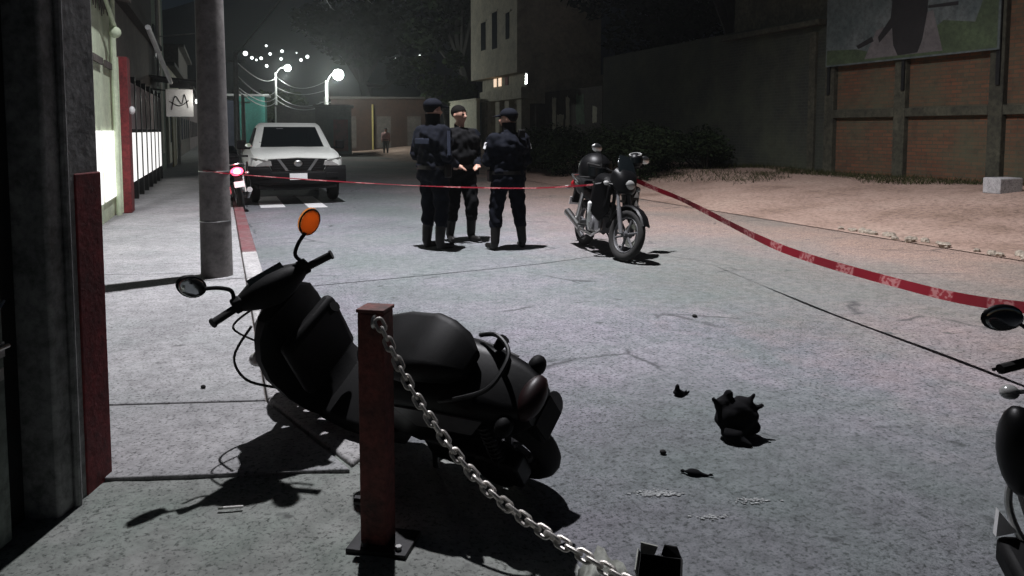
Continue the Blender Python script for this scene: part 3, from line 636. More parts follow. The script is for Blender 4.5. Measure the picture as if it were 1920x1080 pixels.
for a, b, sg_ in (((-10.35, 28.2, 4.1), (-22, 70, 6.4), 0.5), ((-10.35, 28.2, 3.6), (-22, 70, 5.2), 0.6), ((-10.4, 28.2, 3.2), (-22, 70, 4.6), 0.5), ((-10.3, 28.2, 3.0), (-22, 70, 4.2), 0.5),
                  ((-22, 70, 5.6), (-12.35, 50, 4.2), 0.5), ((-22, 70, 4.9), (-12.35, 50, 3.5), 0.7), ((-22, 70, 4.4), (-12.35, 50, 3.2), 0.6), ((-22, 70, 6.6), (-12.35, 50, 4.8), 0.8),
                  ((-10.35, 28.2, 4.3), (-3.0, 20, 9.5), 0.3)):
    wire(a, b, sg_, wlab)
wire((-2.8, 7.1, 6.3), (-11, 60, 11.5), 0.8, 'long cable running high from the concrete pole down the street', 0.012)
wire((-2.8, 7.1, 5.9), (-14, 60, 11.0), 0.8, 'long cable running high from the concrete pole down the street', 0.012)
# lights of houses on the hill
hl = [(465, 102, .55), (477, 110, .36), (485, 114, .24), (494, 111, .36), (504, 88, .26), (511, 103, .34), (504, 125, .36), (531, 112, .34), (533, 98, .36), (568, 114, .36), (580, 108, .40), (742, 111, .30), (789, 107, .32), (560, 101, .16)]
for k, (px, py, r_) in enumerate(hl):
    y = 112.0
    x = (px - 960) / 1400 * y * 1.0; z = 1.5 + (245 - py) / 1400 * y
    mb = MB(); mb.ell((0, 0, 0), r_ * 0.62, 12, 8); o = mb.build('hillside_lamp', M['hill_glow'], loc=(x, y, z))
    tag(o, 'small white house light glowing on the dark hillside', 'lamp', 'house lights on the hillside')

# ------------------------------------------------------------------ vegetation
def leaves(mb, centres, n, size, rng):
    for _ in range(n):
        c, rad = rng.choice(centres)
        d = Vector((rng.gauss(0, 1), rng.gauss(0, 1), rng.gauss(0, 1))); d.normalize()
        p = Vector(c) + Vector((d.x * rad[0], d.y * rad[1], d.z * rad[2])) * (rng.random() ** 0.45)
        a = Vector((rng.uniform(-1, 1), rng.uniform(-1, 1), rng.uniform(-0.6, 0.6))).normalized(); b = a.cross(Vector((rng.uniform(-1, 1), rng.uniform(-1, 1), rng.uniform(-1, 1)))).normalized()
        s_ = size * rng.uniform(0.6, 1.4)
        mb.add([p - a * s_, p + b * s_ * 0.45, p + a * s_, p - b * s_ * 0.45], [(0, 1, 2, 3)])
def tree(loc, h, rad, n, size, seed, lab, m_='leaf_dark', group=None):
    rng = random.Random(seed); t_ = empty('tree', loc, label=lab, cat='tree', group=group)
    mb = MB(); mb.tube(smooth_path([(0, 0, -0.2), (0.1 * rad, 0, h * 0.25), (-0.05 * rad, 0.1, h * 0.5), (0.1, 0, h * 0.75)], 4), [0.05 * h * (1 - 0.75 * k / 12) for k in range(13)], 10)
    cs = []
    for k in range(11):
        a = rng.uniform(0, 6.28); rr = rad * rng.uniform(0.2, 0.8); z = h * rng.uniform(0.42, 0.9)
        p = Vector((rr * math.cos(a), rr * math.sin(a), z)); q = rad * rng.uniform(0.32, 0.52)
        cs.append((p, (q, q, q * 0.75))); mb.tube([(0, 0, h * 0.38), (p.x * 0.5, p.y * 0.5, z * 0.8), p], [0.018 * h, 0.012 * h, 0.004 * h], 6)
    mb.build('trunk', M['bark'], t_)
    lb = MB(); leaves(lb, cs, n, size, rng); lb.build('crown', M[m_], t_, smooth=0, fix=False)
tree(tuple(W(15.5, 49, 0.2)), 15, 5.2, 6000, 0.26, 1, 'tall dark tree behind the cream garden wall')
tree(tuple(W(11.0, 62, 0.0)), 14, 5.0, 5000, 0.30, 2, 'dark spreading tree behind the red brown far house')
tree(tuple(W(19.0, 29.5, 0.3)), 13, 4.6, 7000, 0.24, 3, 'big dark tree right of the pale three storey house')
tree(tuple(W(18.2, 23.5, 0.3)), 11.5, 4.0, 6000, 0.22, 4, 'dark tree rising over the sooty wall ledge')
tree(tuple(W(6.0, 84, 0.0)), 5.5, 3.5, 2500, 0.32, 5, 'low dark tree under the hillside lights', 'leaf')
tree(tuple(W(13.2, 45.6, 0.2)), 6.4, 2.2, 2600, 0.18, 8, 'small leafy tree against the side of the cream garden wall', 'leaf')
def shrub(t, s_, rx, ry, h, n, size, seed, lab, m_, group=None):
    rng = random.Random(seed); z0 = verge_z(t, s_) - 0.05
    sh = st_empty('shrub', t, s_, z0, lab, 'shrub', group)
    cs = [((rng.uniform(-rx, rx) * 0.7, rng.uniform(-ry, ry) * 0.7, h * rng.uniform(0.25, 0.68)), (rx * rng.uniform(0.3, 0.5), ry * rng.uniform(0.3, 0.5), h * rng.uniform(0.22, 0.36))) for _ in range(9)]
    mb = MB()
    for c, r_ in cs: mb.tube([(c[0] * 0.3, c[1] * 0.3, 0), (c[0] * 0.7, c[1] * 0.7, c[2] * 0.6), c], [0.03, 0.02, 0.008], 5)
    mb.build('stem', M['bark'], sh)
    lb = MB(); leaves(lb, cs, n, size, rng); lb.build('foliage', M[m_], sh, smooth=0, fix=False)
shrub(11.4, 18.6, 1.7, 2.0, 1.75, 8000, 0.055, 11, 'broad dark bush behind the police motorcycle', 'leaf_dark')
shrub(10.6, 21.4, 1.5, 1.8, 2.0, 7000, 0.055, 12, 'dark bush behind the officer with folded arms', 'leaf_dark')
shrub(13.2, 18.2, 1.2, 2.2, 1.35, 5200, 0.055, 13, 'low dark bush against the sooty wall', 'leaf_dark')
shrub(9.6, 23.8, 0.8, 1.0, 1.25, 1800, 0.075, 14, 'bright green weedy shrub between the standing officers', 'weed')
shrub(10.4, 25.6, 0.9, 1.2, 1.6, 1800, 0.085, 15, 'yellowish green shrub in front of the cream garden wall', 'weed')
def grass(name, area, n, hmin, hmax, seed, m_):
    rng = random.Random(seed); mb = MB(); t0, t1, s0, s1 = area
    for _ in range(n):
        t = t0 + (t1 - t0) * rng.random(); s_ = s0 + (s1 - s0) * rng.random()
        if math.sin(t * 2.3 + 1.1 * math.sin(s_ * 1.1)) + math.sin(s_ * 1.7 + t) + 0.9 * rng.random() < 1.0 - 1.0 * (t - t0): continue
        z = verge_z(t, s_) - 0.02; a = rng.uniform(0, 6.28); h = rng.uniform(hmin, hmax); w_ = h * 0.035 + 0.004; ln = rng.uniform(-0.9, 0.9) * h; ln2 = rng.uniform(-0.9, 0.9) * h; h *= rng.uniform(0.4, 1.0)
        dx, dy = w_ * math.cos(a), w_ * math.sin(a)
        mb.add([(t - dx, s_ - dy, z), (t + dx, s_ + dy, z), (t + ln + dx * 0.3, s_ + ln2 + dy * 0.3, z + h), (t + ln - dx * 0.3, s_ + ln2 - dy * 0.3, z + h)], [(0, 1, 2, 3)])
    o = mb.build(name, M[m_], rot=(0, 0, TH), smooth=0, fix=False); tag(o, 'dry weeds growing along the foot of the walls', 'weeds', kind='stuff')
grass('weeds', (12.7, 14.6, 4.0, 20.0), 20000, 0.03, 0.16, 21, 'weed')
grass('dry_grass', (10.6, 12.8, 14.0, 30.0), 6000, 0.04, 0.2, 22, 'weed')
# loose stones along the broken road edge
rng = random.Random(5)
for k in range(26):
    s_ = 5.3 + k * 0.135 + rng.uniform(-0.05, 0.05); t = 8.72 + rng.uniform(-0.14, 0.12); q = rng.uniform(0.03, 0.085)
    if 8 < k < 11: continue
    mb = MB(); mb.ell((0, 0, 0), (q, q * rng.uniform(0.6, 1.1), q * 0.6), 7, 5)
    for p in mb.v: p *= rng.uniform(0.8, 1.2)
    o = mb.build('loose_stone', M['stone'], loc=W(t, s_, 0.02 + q * 0.2), rot=(0, 0, rng.uniform(0, 6)), smooth=0)
    tag(o, 'loose stone lying on the broken edge of the road', 'stone', 'loose stones along the road edge')
o = MB(); o.box((0, 0, 0.14), (0.5, 0.35, 0.28)); o = o.build('concrete_block', M['kerb_grey'], loc=W(12.7, 9.0, verge_z(12.7, 9.0) - 0.03), rot=(0, 0, R(15)), bevel=0.02); tag(o, 'pale concrete block lying on the dirt verge by the wall', 'block')

# ================================================================== TWO-WHEELERS
def wheel(name, c, Rr, w, parent, X=None, spokes=5):
    c = Vector(c); mb = MB(); mb.torus(c, (0, 1, 0), Rr - w * 0.5, w * 0.5, 36, 12, 1.0)
    if X: mb.xf(X)
    wh = mb.build(name, M['rubber'], parent)
    mb = MB(); mb.torus(c, (0, 1, 0), Rr - w * 1.05, 0.014, 32, 8, 1.8); mb.cyl(c - Vector((0, 0.06, 0)), c + Vector((0, 0.06, 0)), 0.035, n=14)
    for k in range(spokes):
        a = 2 * math.pi * k / spokes + 0.3; d = Vector((math.cos(a), 0, math.sin(a))); mb.cyl(c + d * 0.03, c + d * (Rr - w), 0.016, 0.012, 8)
    if X: mb.xf(X)
    mb.build('rim', M['grey_plastic'], wh)
    mb = MB(); mb.torus(c + Vector((0, 0.065, 0)), (0, 1, 0), Rr * 0.36, 0.03, 28, 4, 0.08)
    if X: mb.xf(X)
    mb.build('brake_disc', M['steel'], wh)
    return wh
def steer_matrix(pivot, axis, ang):
    return Matrix.Translation(pivot) @ Matrix.Rotation(ang, 4, Vector(axis)) @ Matrix.Translation(-Vector(pivot))

def scooter():
    lean = R(36.7); head = R(55.4)
    rt = empty('motor_scooter', (0.072, 3.136, 0.032), (-lean, 0, head + math.pi / 2), 'black motor scooter leaning far over behind the rust red post', 'scooter')
    X = steer_matrix((0.95, 0, 0.95), (-0.36, 0, 0.93), R(-23.4))
    def P(name, mb, m_, par=rt, st=False, **k):
        if st: mb.xf(X)
        return mb.build(name, m_, par, **k)
    wheel('rear_wheel', (0, 0, 0.225), 0.225, 0.105, rt)
    wheel('front_wheel', (1.27, 0, 0.225), 0.225, 0.09, rt, X)
    # front fork and fender
    for sy in (-1, 1):
        mb = MB(); mb.cyl((1.27, sy * 0.075, 0.225), (1.12, sy * 0.07, 0.60), 0.02); P('fork_leg', mb, M['dark_metal'], st=True)
    mb = MB(); rings = []
    for k in range(9):
        a = R(10 + k * 20); c = Vector((1.27 + 0.255 * math.cos(a), 0, 0.225 + 0.255 * math.sin(a)))
        rings.append([c + Vector((q[0] * math.cos(a), q[1], q[0] * math.sin(a))) for q in ((0, -0.06), (0.02, -0.045), (0.028, 0), (0.02, 0.045), (0, 0.06), (-0.008, 0.05), (0.018, 0), (-0.008, -0.05))])
    mb.loft(rings); P('front_fender', mb, M['black_gloss'], st=True)
    # leg shield: lofted panel
    rings = []
    for f, u, w, th in ((0.90, 0.30, 0.17, 0.05), (0.99, 0.34, 0.19, 0.05), (1.06, 0.44, 0.205, 0.055), (1.075, 0.58, 0.215, 0.06), (1.04, 0.72, 0.205, 0.06), (0.99, 0.83, 0.175, 0.055), (0.96, 0.90, 0.12, 0.05)):
        rings.append(rrect((f, 0, u), (0.25, 0, 0.0), (0, 1, 0), th * 4, w, 0.8, 3))
    mb = MB(); mb.loft(rings); ls = P('leg_shield', mb, M['black_plastic'])
    rings = [rrect((f, 0, u), (1, 0, 0.35), (0, 1, 0), th, w, 0.9, 3) for f, u, w, th in ((1.12, 0.46, 0.03, 0.02), (1.14, 0.54, 0.10, 0.06), (1.13, 0.66, 0.13, 0.07), (1.08, 0.78, 0.11, 0.06), (1.02, 0.88, 0.05, 0.03))]
    mb = MB(); mb.loft(rings); P('nose_cowl', mb, M['black_gloss'])
    for sy in (-1, 1):
        mb = MB(); mb.ell((1.13, sy * 0.17, 0.66), (0.05, 0.035, 0.03)); P('front_indicator', mb, M['lens'])
    mb = MB(); mb.box((0.90, 0, 0.62), (0.07, 0.34, 0.34), (0, R(-12), 0)); P('glove_box', mb, M['black_plastic'], bevel=0.03)
    mb = MB(); mb.cyl((0.865, -0.11, 0.72), (0.82, -0.13, 0.75), 0.02, 0.026); P('bag_hook', mb, M['black_plastic'])
    # handlebar cover and bars
    rings = [rrect((0.96 - 0.02 * abs(y) / 0.2, y, 0.975 + 0.02 * abs(y) / 0.2), (1, 0, -0.25), (0.2, 0, 1), hu, hv, 0.9, 3) for y, hu, hv in ((-0.165, 0.025, 0.022), (-0.13, 0.05, 0.038), (-0.07, 0.085, 0.06), (0, 0.10, 0.07), (0.07, 0.085, 0.06), (0.13, 0.05, 0.038), (0.165, 0.025, 0.022))]
    mb = MB(); mb.loft(rings); hc = P('handlebar_cover', mb, M['black_plastic'], st=True)
    mb = MB(); mb.ell((1.045, 0, 0.96), (0.04, 0.085, 0.05)); P('headlamp', mb, M['lens'], hc, st=True)
    mb = MB(); mb.box((0.925, 0, 1.035), (0.10, 0.16, 0.012), (0, R(-28), 0)); P('dashboard', mb, M['glass_dark'], hc, st=True)
    mb = MB(); mb.cyl((0.97, 0, 0.92), (1.03, 0, 0.74), 0.045, 0.05); P('steering_column', mb, M['black_plastic'])
    for sy, nm in ((-1, 'right'), (1, 'left')):
        mb = MB(); mb.cyl((0.94, sy * 0.145, 0.99), (0.885, sy * 0.272, 1.012), 0.017, n=12); mb.cyl((0.885, sy * 0.272, 1.012), (0.882, sy * 0.279, 1.013), 0.021, n=12)
        g = P('grip', mb, M['rubber'], st=True)
        mb = MB(); mb.box((0.937, sy * 0.155, 1.0), (0.055, 0.045, 0.06)); P('switch_pod', mb, M['black_plastic'], g, st=True, bevel=0.01)
        mb = MB(); mb.tube(smooth_path([(0.965, sy * 0.15, 0.985), (0.97, sy * 0.20, 0.98), (0.935, sy * 0.27, 0.99)], 5), 0.006, 6); P('brake_lever', mb, M['dark_metal'], g, st=True)
        # mirror on bent stem
        mb = MB(); mb.tube(smooth_path([(0.945, sy * 0.16, 1.02), (0.96, sy * 0.15, 1.06), (0.98, sy * 0.185, 1.09), (0.99, sy * 0.235, 1.115)], 6), [0.0085] * 19, 8); stm = P('mirror_stem', mb, M['black_plastic'], st=True)
        ctr = Vector((0.995, sy * 0.273, 1.150)); rotm = Matrix.Rotation(R(sy * 12), 3, 'Z') @ Matrix.Rotation(sy * R(-38), 3, 'X')
        mb = MB(); mb.ell(ctr + Vector((0.010, 0, 0)), (0.020, 0.046, 0.066), 20, 12, rotm); P('mirror_shell', mb, M['black_gloss'] if sy > 0 else M['orange_reflection'], stm, st=True)  # right shell shares the painted orange of its glass
        mb = MB(); mb.torus(ctr - Vector((0.004, 0, 0)), (1, 0, 0), 0.052, 0.005, 24, 6)
        for p in mb.v:
            q = p - ctr; q = Vector((q.x, q.y * 0.80, q.z * 1.16)); p.xyz = ctr + rotm @ q
        P('mirror_rim', mb, M['black_plastic'], stm, st=True)
        mb = MB(); mb.ell((0, 0, 0), (0.002, 0.040, 0.060), 20, 6)
        for p in mb.v: p.xyz = ctr - Vector((0.0095, 0, 0)) + rotm @ p
        P('mirror_glass', mb, M['mirror'] if sy > 0 else M['orange_reflection'], stm, st=True)  # right glass carries its orange reflection as plain colour
    # floorboard, body, seat
    rings = [rrect((f, 0, 0.29), (0, 0, 1), (0, 1, 0), 0.045, w, 0.6, 3) for f, w in ((0.98, 0.17), (0.8, 0.19), (0.6, 0.19), (0.46, 0.17))]
    mb = MB(); mb.loft(rings); P('floorboard', mb, M['black_plastic'])
    rings = []
    for f, z0, z1, w in ((0.55, 0.28, 0.60, 0.10), (0.47, 0.28, 0.70, 0.155), (0.30, 0.30, 0.73, 0.185), (0.08, 0.38, 0.72, 0.175), (-0.08, 0.44, 0.685, 0.155), (-0.18, 0.48, 0.655, 0.13), (-0.27, 0.53, 0.62, 0.08)):
        rings.append(rrect((f, 0, (z0 + z1) / 2), (0, 0, 1), (0, 1, 0), (z1 - z0) / 2, w, 0.6, 4))
    mb = MB(); mb.loft(rings); bd = P('body_panel', mb, M['black_gloss'])
    for sy in (-1, 1):
        mb = MB(); mb.prism([(0.30, sy * 0.185, 0.62), (0.08, sy * 0.176, 0.64), (-0.12, sy * 0.150, 0.62), (-0.04, sy * 0.166, 0.53), (0.22, sy * 0.19, 0.53)], (0, sy * 0.006, 0)); P('side_sheen_panel', mb, M['grey_plastic'], bd)  # lighter grey panel painting the sheen on the body side
    rings = []
    for f, z, w, h in ((0.53, 0.72, 0.07, 0.02), (0.45, 0.755, 0.125, 0.04), (0.32, 0.772, 0.15, 0.05), (0.22, 0.775, 0.155, 0.048), (0.17, 0.79, 0.15, 0.056), (0.09, 0.785, 0.135, 0.055), (0.02, 0.765, 0.11, 0.045), (-0.03, 0.735, 0.06, 0.02)):
        rings.append(rrect((f, 0, z), (0, 0, 1), (0, 1, 0), h, w, 0.85, 4))
    mb = MB(); mb.loft(rings); P('seat', mb, M['vinyl'])
    mb = MB(); mb.tube(smooth_path([(0.04, -0.16, 0.70), (-0.06, -0.15, 0.735), (-0.15, -0.09, 0.735), (-0.17, 0, 0.735), (-0.15, 0.09, 0.735), (-0.06, 0.15, 0.735), (0.04, 0.16, 0.70)], 5), 0.009, 8); P('grab_rail', mb, M['dark_metal'])
    mb = MB(); mb.ell((-0.25, 0, 0.60), (0.05, 0.10, 0.05)); P('tail_lamp', mb, M['dark_lens'])
    for sy in (-1, 1):
        mb = MB(); mb.ell((-0.20, sy * 0.14, 0.60), (0.035, 0.045, 0.035)); P('rear_indicator', mb, M['black_plastic'])
        mb = MB(); mb.cyl((-0.06, sy * 0.125, 0.69), (-0.09, sy * 0.15, 0.72), 0.02, 0.024, 10); P('luggage_hook', mb, M['black_plastic'])
    mb = MB(); mb.prism([(-0.20, -0.06, 0.56), (-0.17, -0.06, 0.50), (-0.22, -0.06, 0.40), (-0.26, -0.06, 0.39), (-0.27, -0.06, 0.50), (-0.27, -0.06, 0.58)], (0, 0.12, 0)); P('mudguard', mb, M['black_plastic'], bevel=0.012)
    mb = MB(); mb.box((-0.276, 0, 0.48), (0.006, 0.13, 0.11), (0, R(4), 0)); P('number_plate', mb, M['black_plastic'])
    # engine, muffler, springs, stand
    mb = MB(); mb.box((0.10, 0.11, 0.25), (0.46, 0.09, 0.14), (0, R(-5), 0)); mb.cyl((0.0, 0.05, 0.23), (0.0, 0.16, 0.23), 0.10, n=18); mb.box((0.26, 0.0, 0.30), (0.22, 0.2, 0.16)); P('engine', mb, M['dark_metal'], bevel=0.015)
    mb = MB(); mb.tube([(0.30, -0.10, 0.24), (0.12, -0.15, 0.23), (0.04, -0.155, 0.26)], 0.018, 8); mb.cyl((0.10, -0.15, 0.25), (-0.17, -0.155, 0.32), 0.050, 0.055, 16); P('muffler', mb, M['grey_plastic'])
    mb = MB()
    for k in range(9): mb.torus((-0.06 - 0.004 * k, 0.13, 0.34 + 0.028 * k), (0, 0, 1), 0.028, 0.006, 14, 5)
    mb.cyl((-0.05, 0.13, 0.25), (-0.10, 0.13, 0.62), 0.012, n=8); P('shock_absorber', mb, M['dark_metal'])
    mb = MB(); mb.cyl((0.32, 0.13, 0.24), (0.28, 0.27, 0.10), 0.012, n=8); mb.box((0.28, 0.28, 0.095), (0.06, 0.05, 0.012)); P('side_stand', mb, M['dark_metal'])
    mb = MB(); mb.tube(smooth_path([(1.05, 0.13, 0.86), (1.14, 0.24, 0.76), (1.15, 0.26, 0.62), (1.10, 0.20, 0.50)], 6), 0.006, 6); mb.tube(smooth_path([(1.0, 0.10, 0.95), (1.12, 0.17, 0.88), (1.12, 0.12, 0.72)], 6), 0.005, 6); P('brake_cable', mb, M['rubber'])
    return rt
scooter()

def motorcycle(name, loc, head, lean, steer, label, style):
    # local x forward, y left, z up; origin on the ground under the rear axle
    rt = empty(name, loc, (-lean, 0, head), label, 'motorcycle')
    WB = 1.24; X = steer_matrix((0.86, 0, 0.90), (-0.42, 0, 0.91), steer)
    def P(nm, mb, m_, par=rt, st=False, **k):
        if st: mb.xf(X)
        return mb.build(nm, m_, par, **k)
    body = M['black_gloss'] if style != 'white' else M['white_plastic']
    wheel('rear_wheel', (0, 0, 0.30), 0.30, 0.11, rt); wheel('front_wheel', (WB, 0, 0.30), 0.30, 0.09, rt, X, 6)
    for sy in (-1, 1):
        mb = MB(); mb.cyl((WB, sy * 0.085, 0.30), (WB - 0.14, sy * 0.085, 0.60), 0.027, n=12); mb.cyl((WB - 0.14, sy * 0.085, 0.60), (WB - 0.30, sy * 0.085, 0.96), 0.02, n=12); P('fork_leg', mb, M['grey_plastic'], st=True)
    mb = MB(); rings = []
    for k in range(8):
        a = R(25 + k * 19); c = Vector((WB + 0.325 * math.cos(a), 0, 0.30 + 0.325 * math.sin(a)))
        rings.append([c + Vector((q[0] * math.cos(a), q[1], q[0] * math.sin(a))) for q in ((0, -0.06), (0.018, -0.045), (0.025, 0), (0.018, 0.045), (0, 0.06), (-0.008, 0.05), (0.014, 0), (-0.008, -0.05))])
    mb.loft(rings); P('front_fender', mb, body, st=True)
    # headlamp fairing with screen
    rings = [rrect((f, 0, z), (0, 0.0, 1), (0, 1, 0), hz, w, 0.7, 4) for f, z, hz, w in ((0.88, 0.93, 0.10, 0.12), (0.96, 0.92, 0.14, 0.16), (1.04, 0.89, 0.14, 0.15), (1.10, 0.86, 0.10, 0.11), (1.13, 0.84, 0.05, 0.06))]
    mb = MB(); mb.loft(rings); fr = P('headlamp_fairing', mb, M['black_gloss'], st=True)
    mb = MB(); mb.ell((1.10, 0, 0.865), (0.045, 0.085, 0.065)); P('headlamp', mb, M['lens'], fr, st=True)
    mb = MB(); mb.loft([rrect((1.03, 0, 1.0), (1, 0, 0.4), (0, 1, 0), 0.012, 0.13, 0.9, 3), rrect((0.95, 0, 1.12), (1, 0, 0.6), (0, 1, 0), 0.010, 0.12, 0.9, 3), rrect((0.90, 0, 1.20), (1, 0, 0.6), (0, 1, 0), 0.006, 0.07, 0.9, 3)]); P('screen', mb, M['glass_dark'], fr, st=True)
    # bars, grips, mirrors
    mb = MB(); mb.tube(smooth_path([(0.72, -0.36, 1.02), (0.80, -0.2, 1.02), (0.86, -0.08, 0.99), (0.86, 0.08, 0.99), (0.80, 0.2, 1.02), (0.72, 0.36, 1.02)], 5), 0.011, 8); hb = P('handlebar', mb, M['dark_metal'], st=True)
    for sy in (-1, 1):
        mb = MB(); mb.cyl((0.785, sy * 0.235, 1.02), (0.715, sy * 0.37, 1.02), 0.018, n=10); P('grip', mb, M['rubber'], hb, st=True)
        mb = MB(); mb.box((0.80, sy * 0.21, 1.03), (0.05, 0.05, 0.05)); mb.tube([(0.83, sy * 0.2, 1.01), (0.82, sy * 0.27, 1.0), (0.775, sy * 0.37, 1.0)], 0.006, 6); P('lever', mb, M['dark_metal'], hb, st=True)
        mo = 0.07 if style == 'plain' else 0.0; md_ = 0.05 if style == 'plain' else 0.0
        mb = MB(); mb.tube(smooth_path([(0.80, sy * 0.22, 1.04), (0.82, sy * (0.25 - mo * 0.5), 1.13 - md_ * 0.5), (0.83, sy * (0.32 - mo), 1.20 - md_)], 5), 0.007, 6); stm = P('mirror_stem', mb, M['dark_metal'], st=True)
        mb = MB(); mb.ell((0.84, sy * (0.37 - mo), 1.22 - md_), (0.022, 0.072, 0.050)); P('mirror_shell', mb, M['steel'] if style == 'police' else M['black_gloss'], stm, st=True)
        mb = MB(); mb.ell((0.818, sy * (0.37 - mo), 1.22 - md_), (0.003, 0.064, 0.043)); P('mirror_glass', mb, M['mirror'], stm, st=True)
        mb = MB(); mb.ell((0.98, sy * 0.24, 0.84), (0.035, 0.035, 0.028)); mb.cyl((0.98, sy * 0.12, 0.84), (0.98, sy * 0.22, 0.84), 0.01, n=6); P('front_indicator', mb, M['lens'], st=True)
    # tank, side fairings, seat, tail
    rings = [rrect((f, 0, z), (0, 0, 1), (0, 1, 0), hz, w, 0.75, 4) for f, z, hz, w in ((0.86, 0.80, 0.06, 0.08), (0.78, 0.83, 0.11, 0.15), (0.62, 0.84, 0.13, 0.175), (0.45, 0.81, 0.11, 0.14), (0.32, 0.77, 0.06, 0.09))]
    mb = MB(); mb.loft(rings); tk = P('fuel_tank', mb, M['black_gloss'])
    for sy in (-1, 1):
        mb = MB(); mb.prism([(1.0, sy * 0.13, 0.84), (0.98, sy * 0.15, 0.62), (0.84, sy * 0.175, 0.44), (0.74, sy * 0.18, 0.50), (0.62, sy * 0.18, 0.72), (0.72, sy * 0.185, 0.84)], (0, sy * 0.02, 0)); sf = P('side_fairing', mb, M['black_gloss'] if style != 'white' else M['white_plastic'], bevel=0.008)
        if style == 'police':
            y_ = sy * 0.211
            for pts in ([(0.80, 0.80), (0.86, 0.80), (0.90, 0.70), (0.84, 0.73), (0.76, 0.70)], [(0.82, 0.67), (0.86, 0.64), (0.82, 0.56), (0.79, 0.63)]):
                mb = MB(); mb.prism([(f, y_, z) for f, z in pts], (0, sy * 0.003, 0)); P('badge', mb, M['white_plastic'], sf, smooth=0)
    rings = [rrect((f, 0, z), (0, 0, 1), (0, 1, 0), hz, w, 0.8, 4) for f, z, hz, w in ((0.40, 0.78, 0.03, 0.08), (0.28, 0.79, 0.045, 0.12), (0.05, 0.80, 0.05, 0.135), (-0.08, 0.83, 0.055, 0.125), (-0.26, 0.85, 0.045, 0.10), (-0.32, 0.85, 0.02, 0.05))]
    mb = MB(); mb.loft(rings); P('seat', mb, M['vinyl'])
    rings = [rrect((f, 0, z), (0, 0, 1), (0, 1, 0), hz, w, 0.7, 4) for f, z, hz, w in ((0.34, 0.66, 0.10, 0.10), (0.15, 0.70, 0.10, 0.14), (-0.12, 0.74, 0.08, 0.13), (-0.32, 0.79, 0.045, 0.09), (-0.40, 0.80, 0.02, 0.05))]
    mb = MB(); mb.loft(rings); P('tail_panel', mb, body)
    mb = MB(); mb.tube(smooth_path([(-0.02, -0.15, 0.80), (-0.25, -0.15, 0.88), (-0.40, -0.08, 0.90), (-0.40, 0.08, 0.90), (-0.25, 0.15, 0.88), (-0.02, 0.15, 0.80)], 5), 0.012, 8); P('grab_rail', mb, M['steel'])
    lit = style == 'tail_lit'
    mb = MB(); mb.ell((-0.40, 0, 0.77), (0.04, 0.11, 0.075)); tl = P('tail_lamp', mb, M['tail_glow'] if lit else M['red_lens'])
    if lit:
        mb = MB(); mb.ell((-0.43, 0, 0.77), (0.03, 0.06, 0.05)); P('bulb', mb, M['tail_core'], tl)
    for sy in (-1, 1):
        mb = MB(); mb.ell((-0.36, sy * 0.17, 0.72), (0.03, 0.04, 0.025)); P('rear_indicator', mb, M['lens'])
    mb = MB(); mb.prism([(-0.30, -0.06, 0.72), (-0.40, -0.06, 0.52), (-0.44, -0.06, 0.53), (-0.38, -0.06, 0.74)], (0, 0.12, 0)); P('rear_fender', mb, M['black_plastic'])
    mb = MB(); mb.box((-0.45, 0, 0.54), (0.006, 0.17, 0.11), (0, R(20), 0)); P('number_plate', mb, M['white_plastic'])
    # engine, frame, exhaust, swingarm, crash bars, pegs, stand
    mb = MB(); mb.box((0.56, 0, 0.36), (0.34, 0.24, 0.22)); mb.cyl((0.50, -0.15, 0.34), (0.50, 0.15, 0.34), 0.10, n=18); mb.box((0.68, 0, 0.52), (0.14, 0.15, 0.18), (0, R(20), 0))
    for k in range(4): mb.box((0.66 + 0.012 * k, 0, 0.47 + 0.04 * k), (0.18, 0.2, 0.012), (0, R(20), 0))
    P('engine', mb, M['grey_plastic'], bevel=0.01)
    mb = MB(); mb.tube([(0.86, 0, 0.86), (0.80, 0, 0.40), (0.62, 0, 0.24), (0.32, 0, 0.30), (0.28, 0, 0.66)], 0.024, 8); mb.tube([(0.84, 0, 0.80), (0.30, 0, 0.70), (-0.25, 0, 0.76)], 0.022, 8); P('frame', mb, M['dark_metal'])
    for sy in (-1, 1):
        mb = MB(); mb.cyl((0.34, sy * 0.10, 0.34), (0.0, sy * 0.10, 0.30), 0.022, n=8); P('swingarm', mb, M['dark_metal'])
        mb = MB(); mb.cyl((0.02, sy * 0.13, 0.34), (0.14, sy * 0.13, 0.68), 0.028, n=10); P('shock_absorber', mb, M['steel'])
        mb = MB(); mb.tube(smooth_path([(0.80, sy * 0.08, 0.66), (0.84, sy * 0.24, 0.62), (0.84, sy * 0.31, 0.46), (0.78, sy * 0.26, 0.30), (0.68, sy * 0.1, 0.25)], 5), 0.014, 8); cb = P('crash_bar', mb, M['steel'] if style != 'tail_lit' else M['dark_metal'])
        if style == 'police':
            mb = MB(); mb.prism([(0.98, sy * 0.10, 0.90), (0.90, sy * 0.30, 0.84), (0.86, sy * 0.31, 0.52), (0.92, sy * 0.20, 0.40), (0.97, sy * 0.10, 0.52)], (-0.05, 0, 0)); lgs = P('leg_protector', mb, M['black_gloss'], bevel=0.015)
            for pts in ([(0.245, 0.80), (0.20, 0.72), (0.29, 0.72)], [(0.245, 0.69), (0.22, 0.64), (0.25, 0.58), (0.275, 0.64)]) if sy > 0 else ():
                mb = MB(); mb.prism([(0.985 - (y_ - 0.10) * 0.40, sy * y_, z_) for y_, z_ in pts], (0.004, 0, 0)); P('badge', mb, M['white_plastic'], lgs, smooth=0)
            mb = MB(); mb.capsule((0.85, sy * 0.305, 0.60), (0.82, sy * 0.285, 0.40), 0.030, 0.026, 10); P('guard_sleeve', mb, M['white_plastic'], cb)
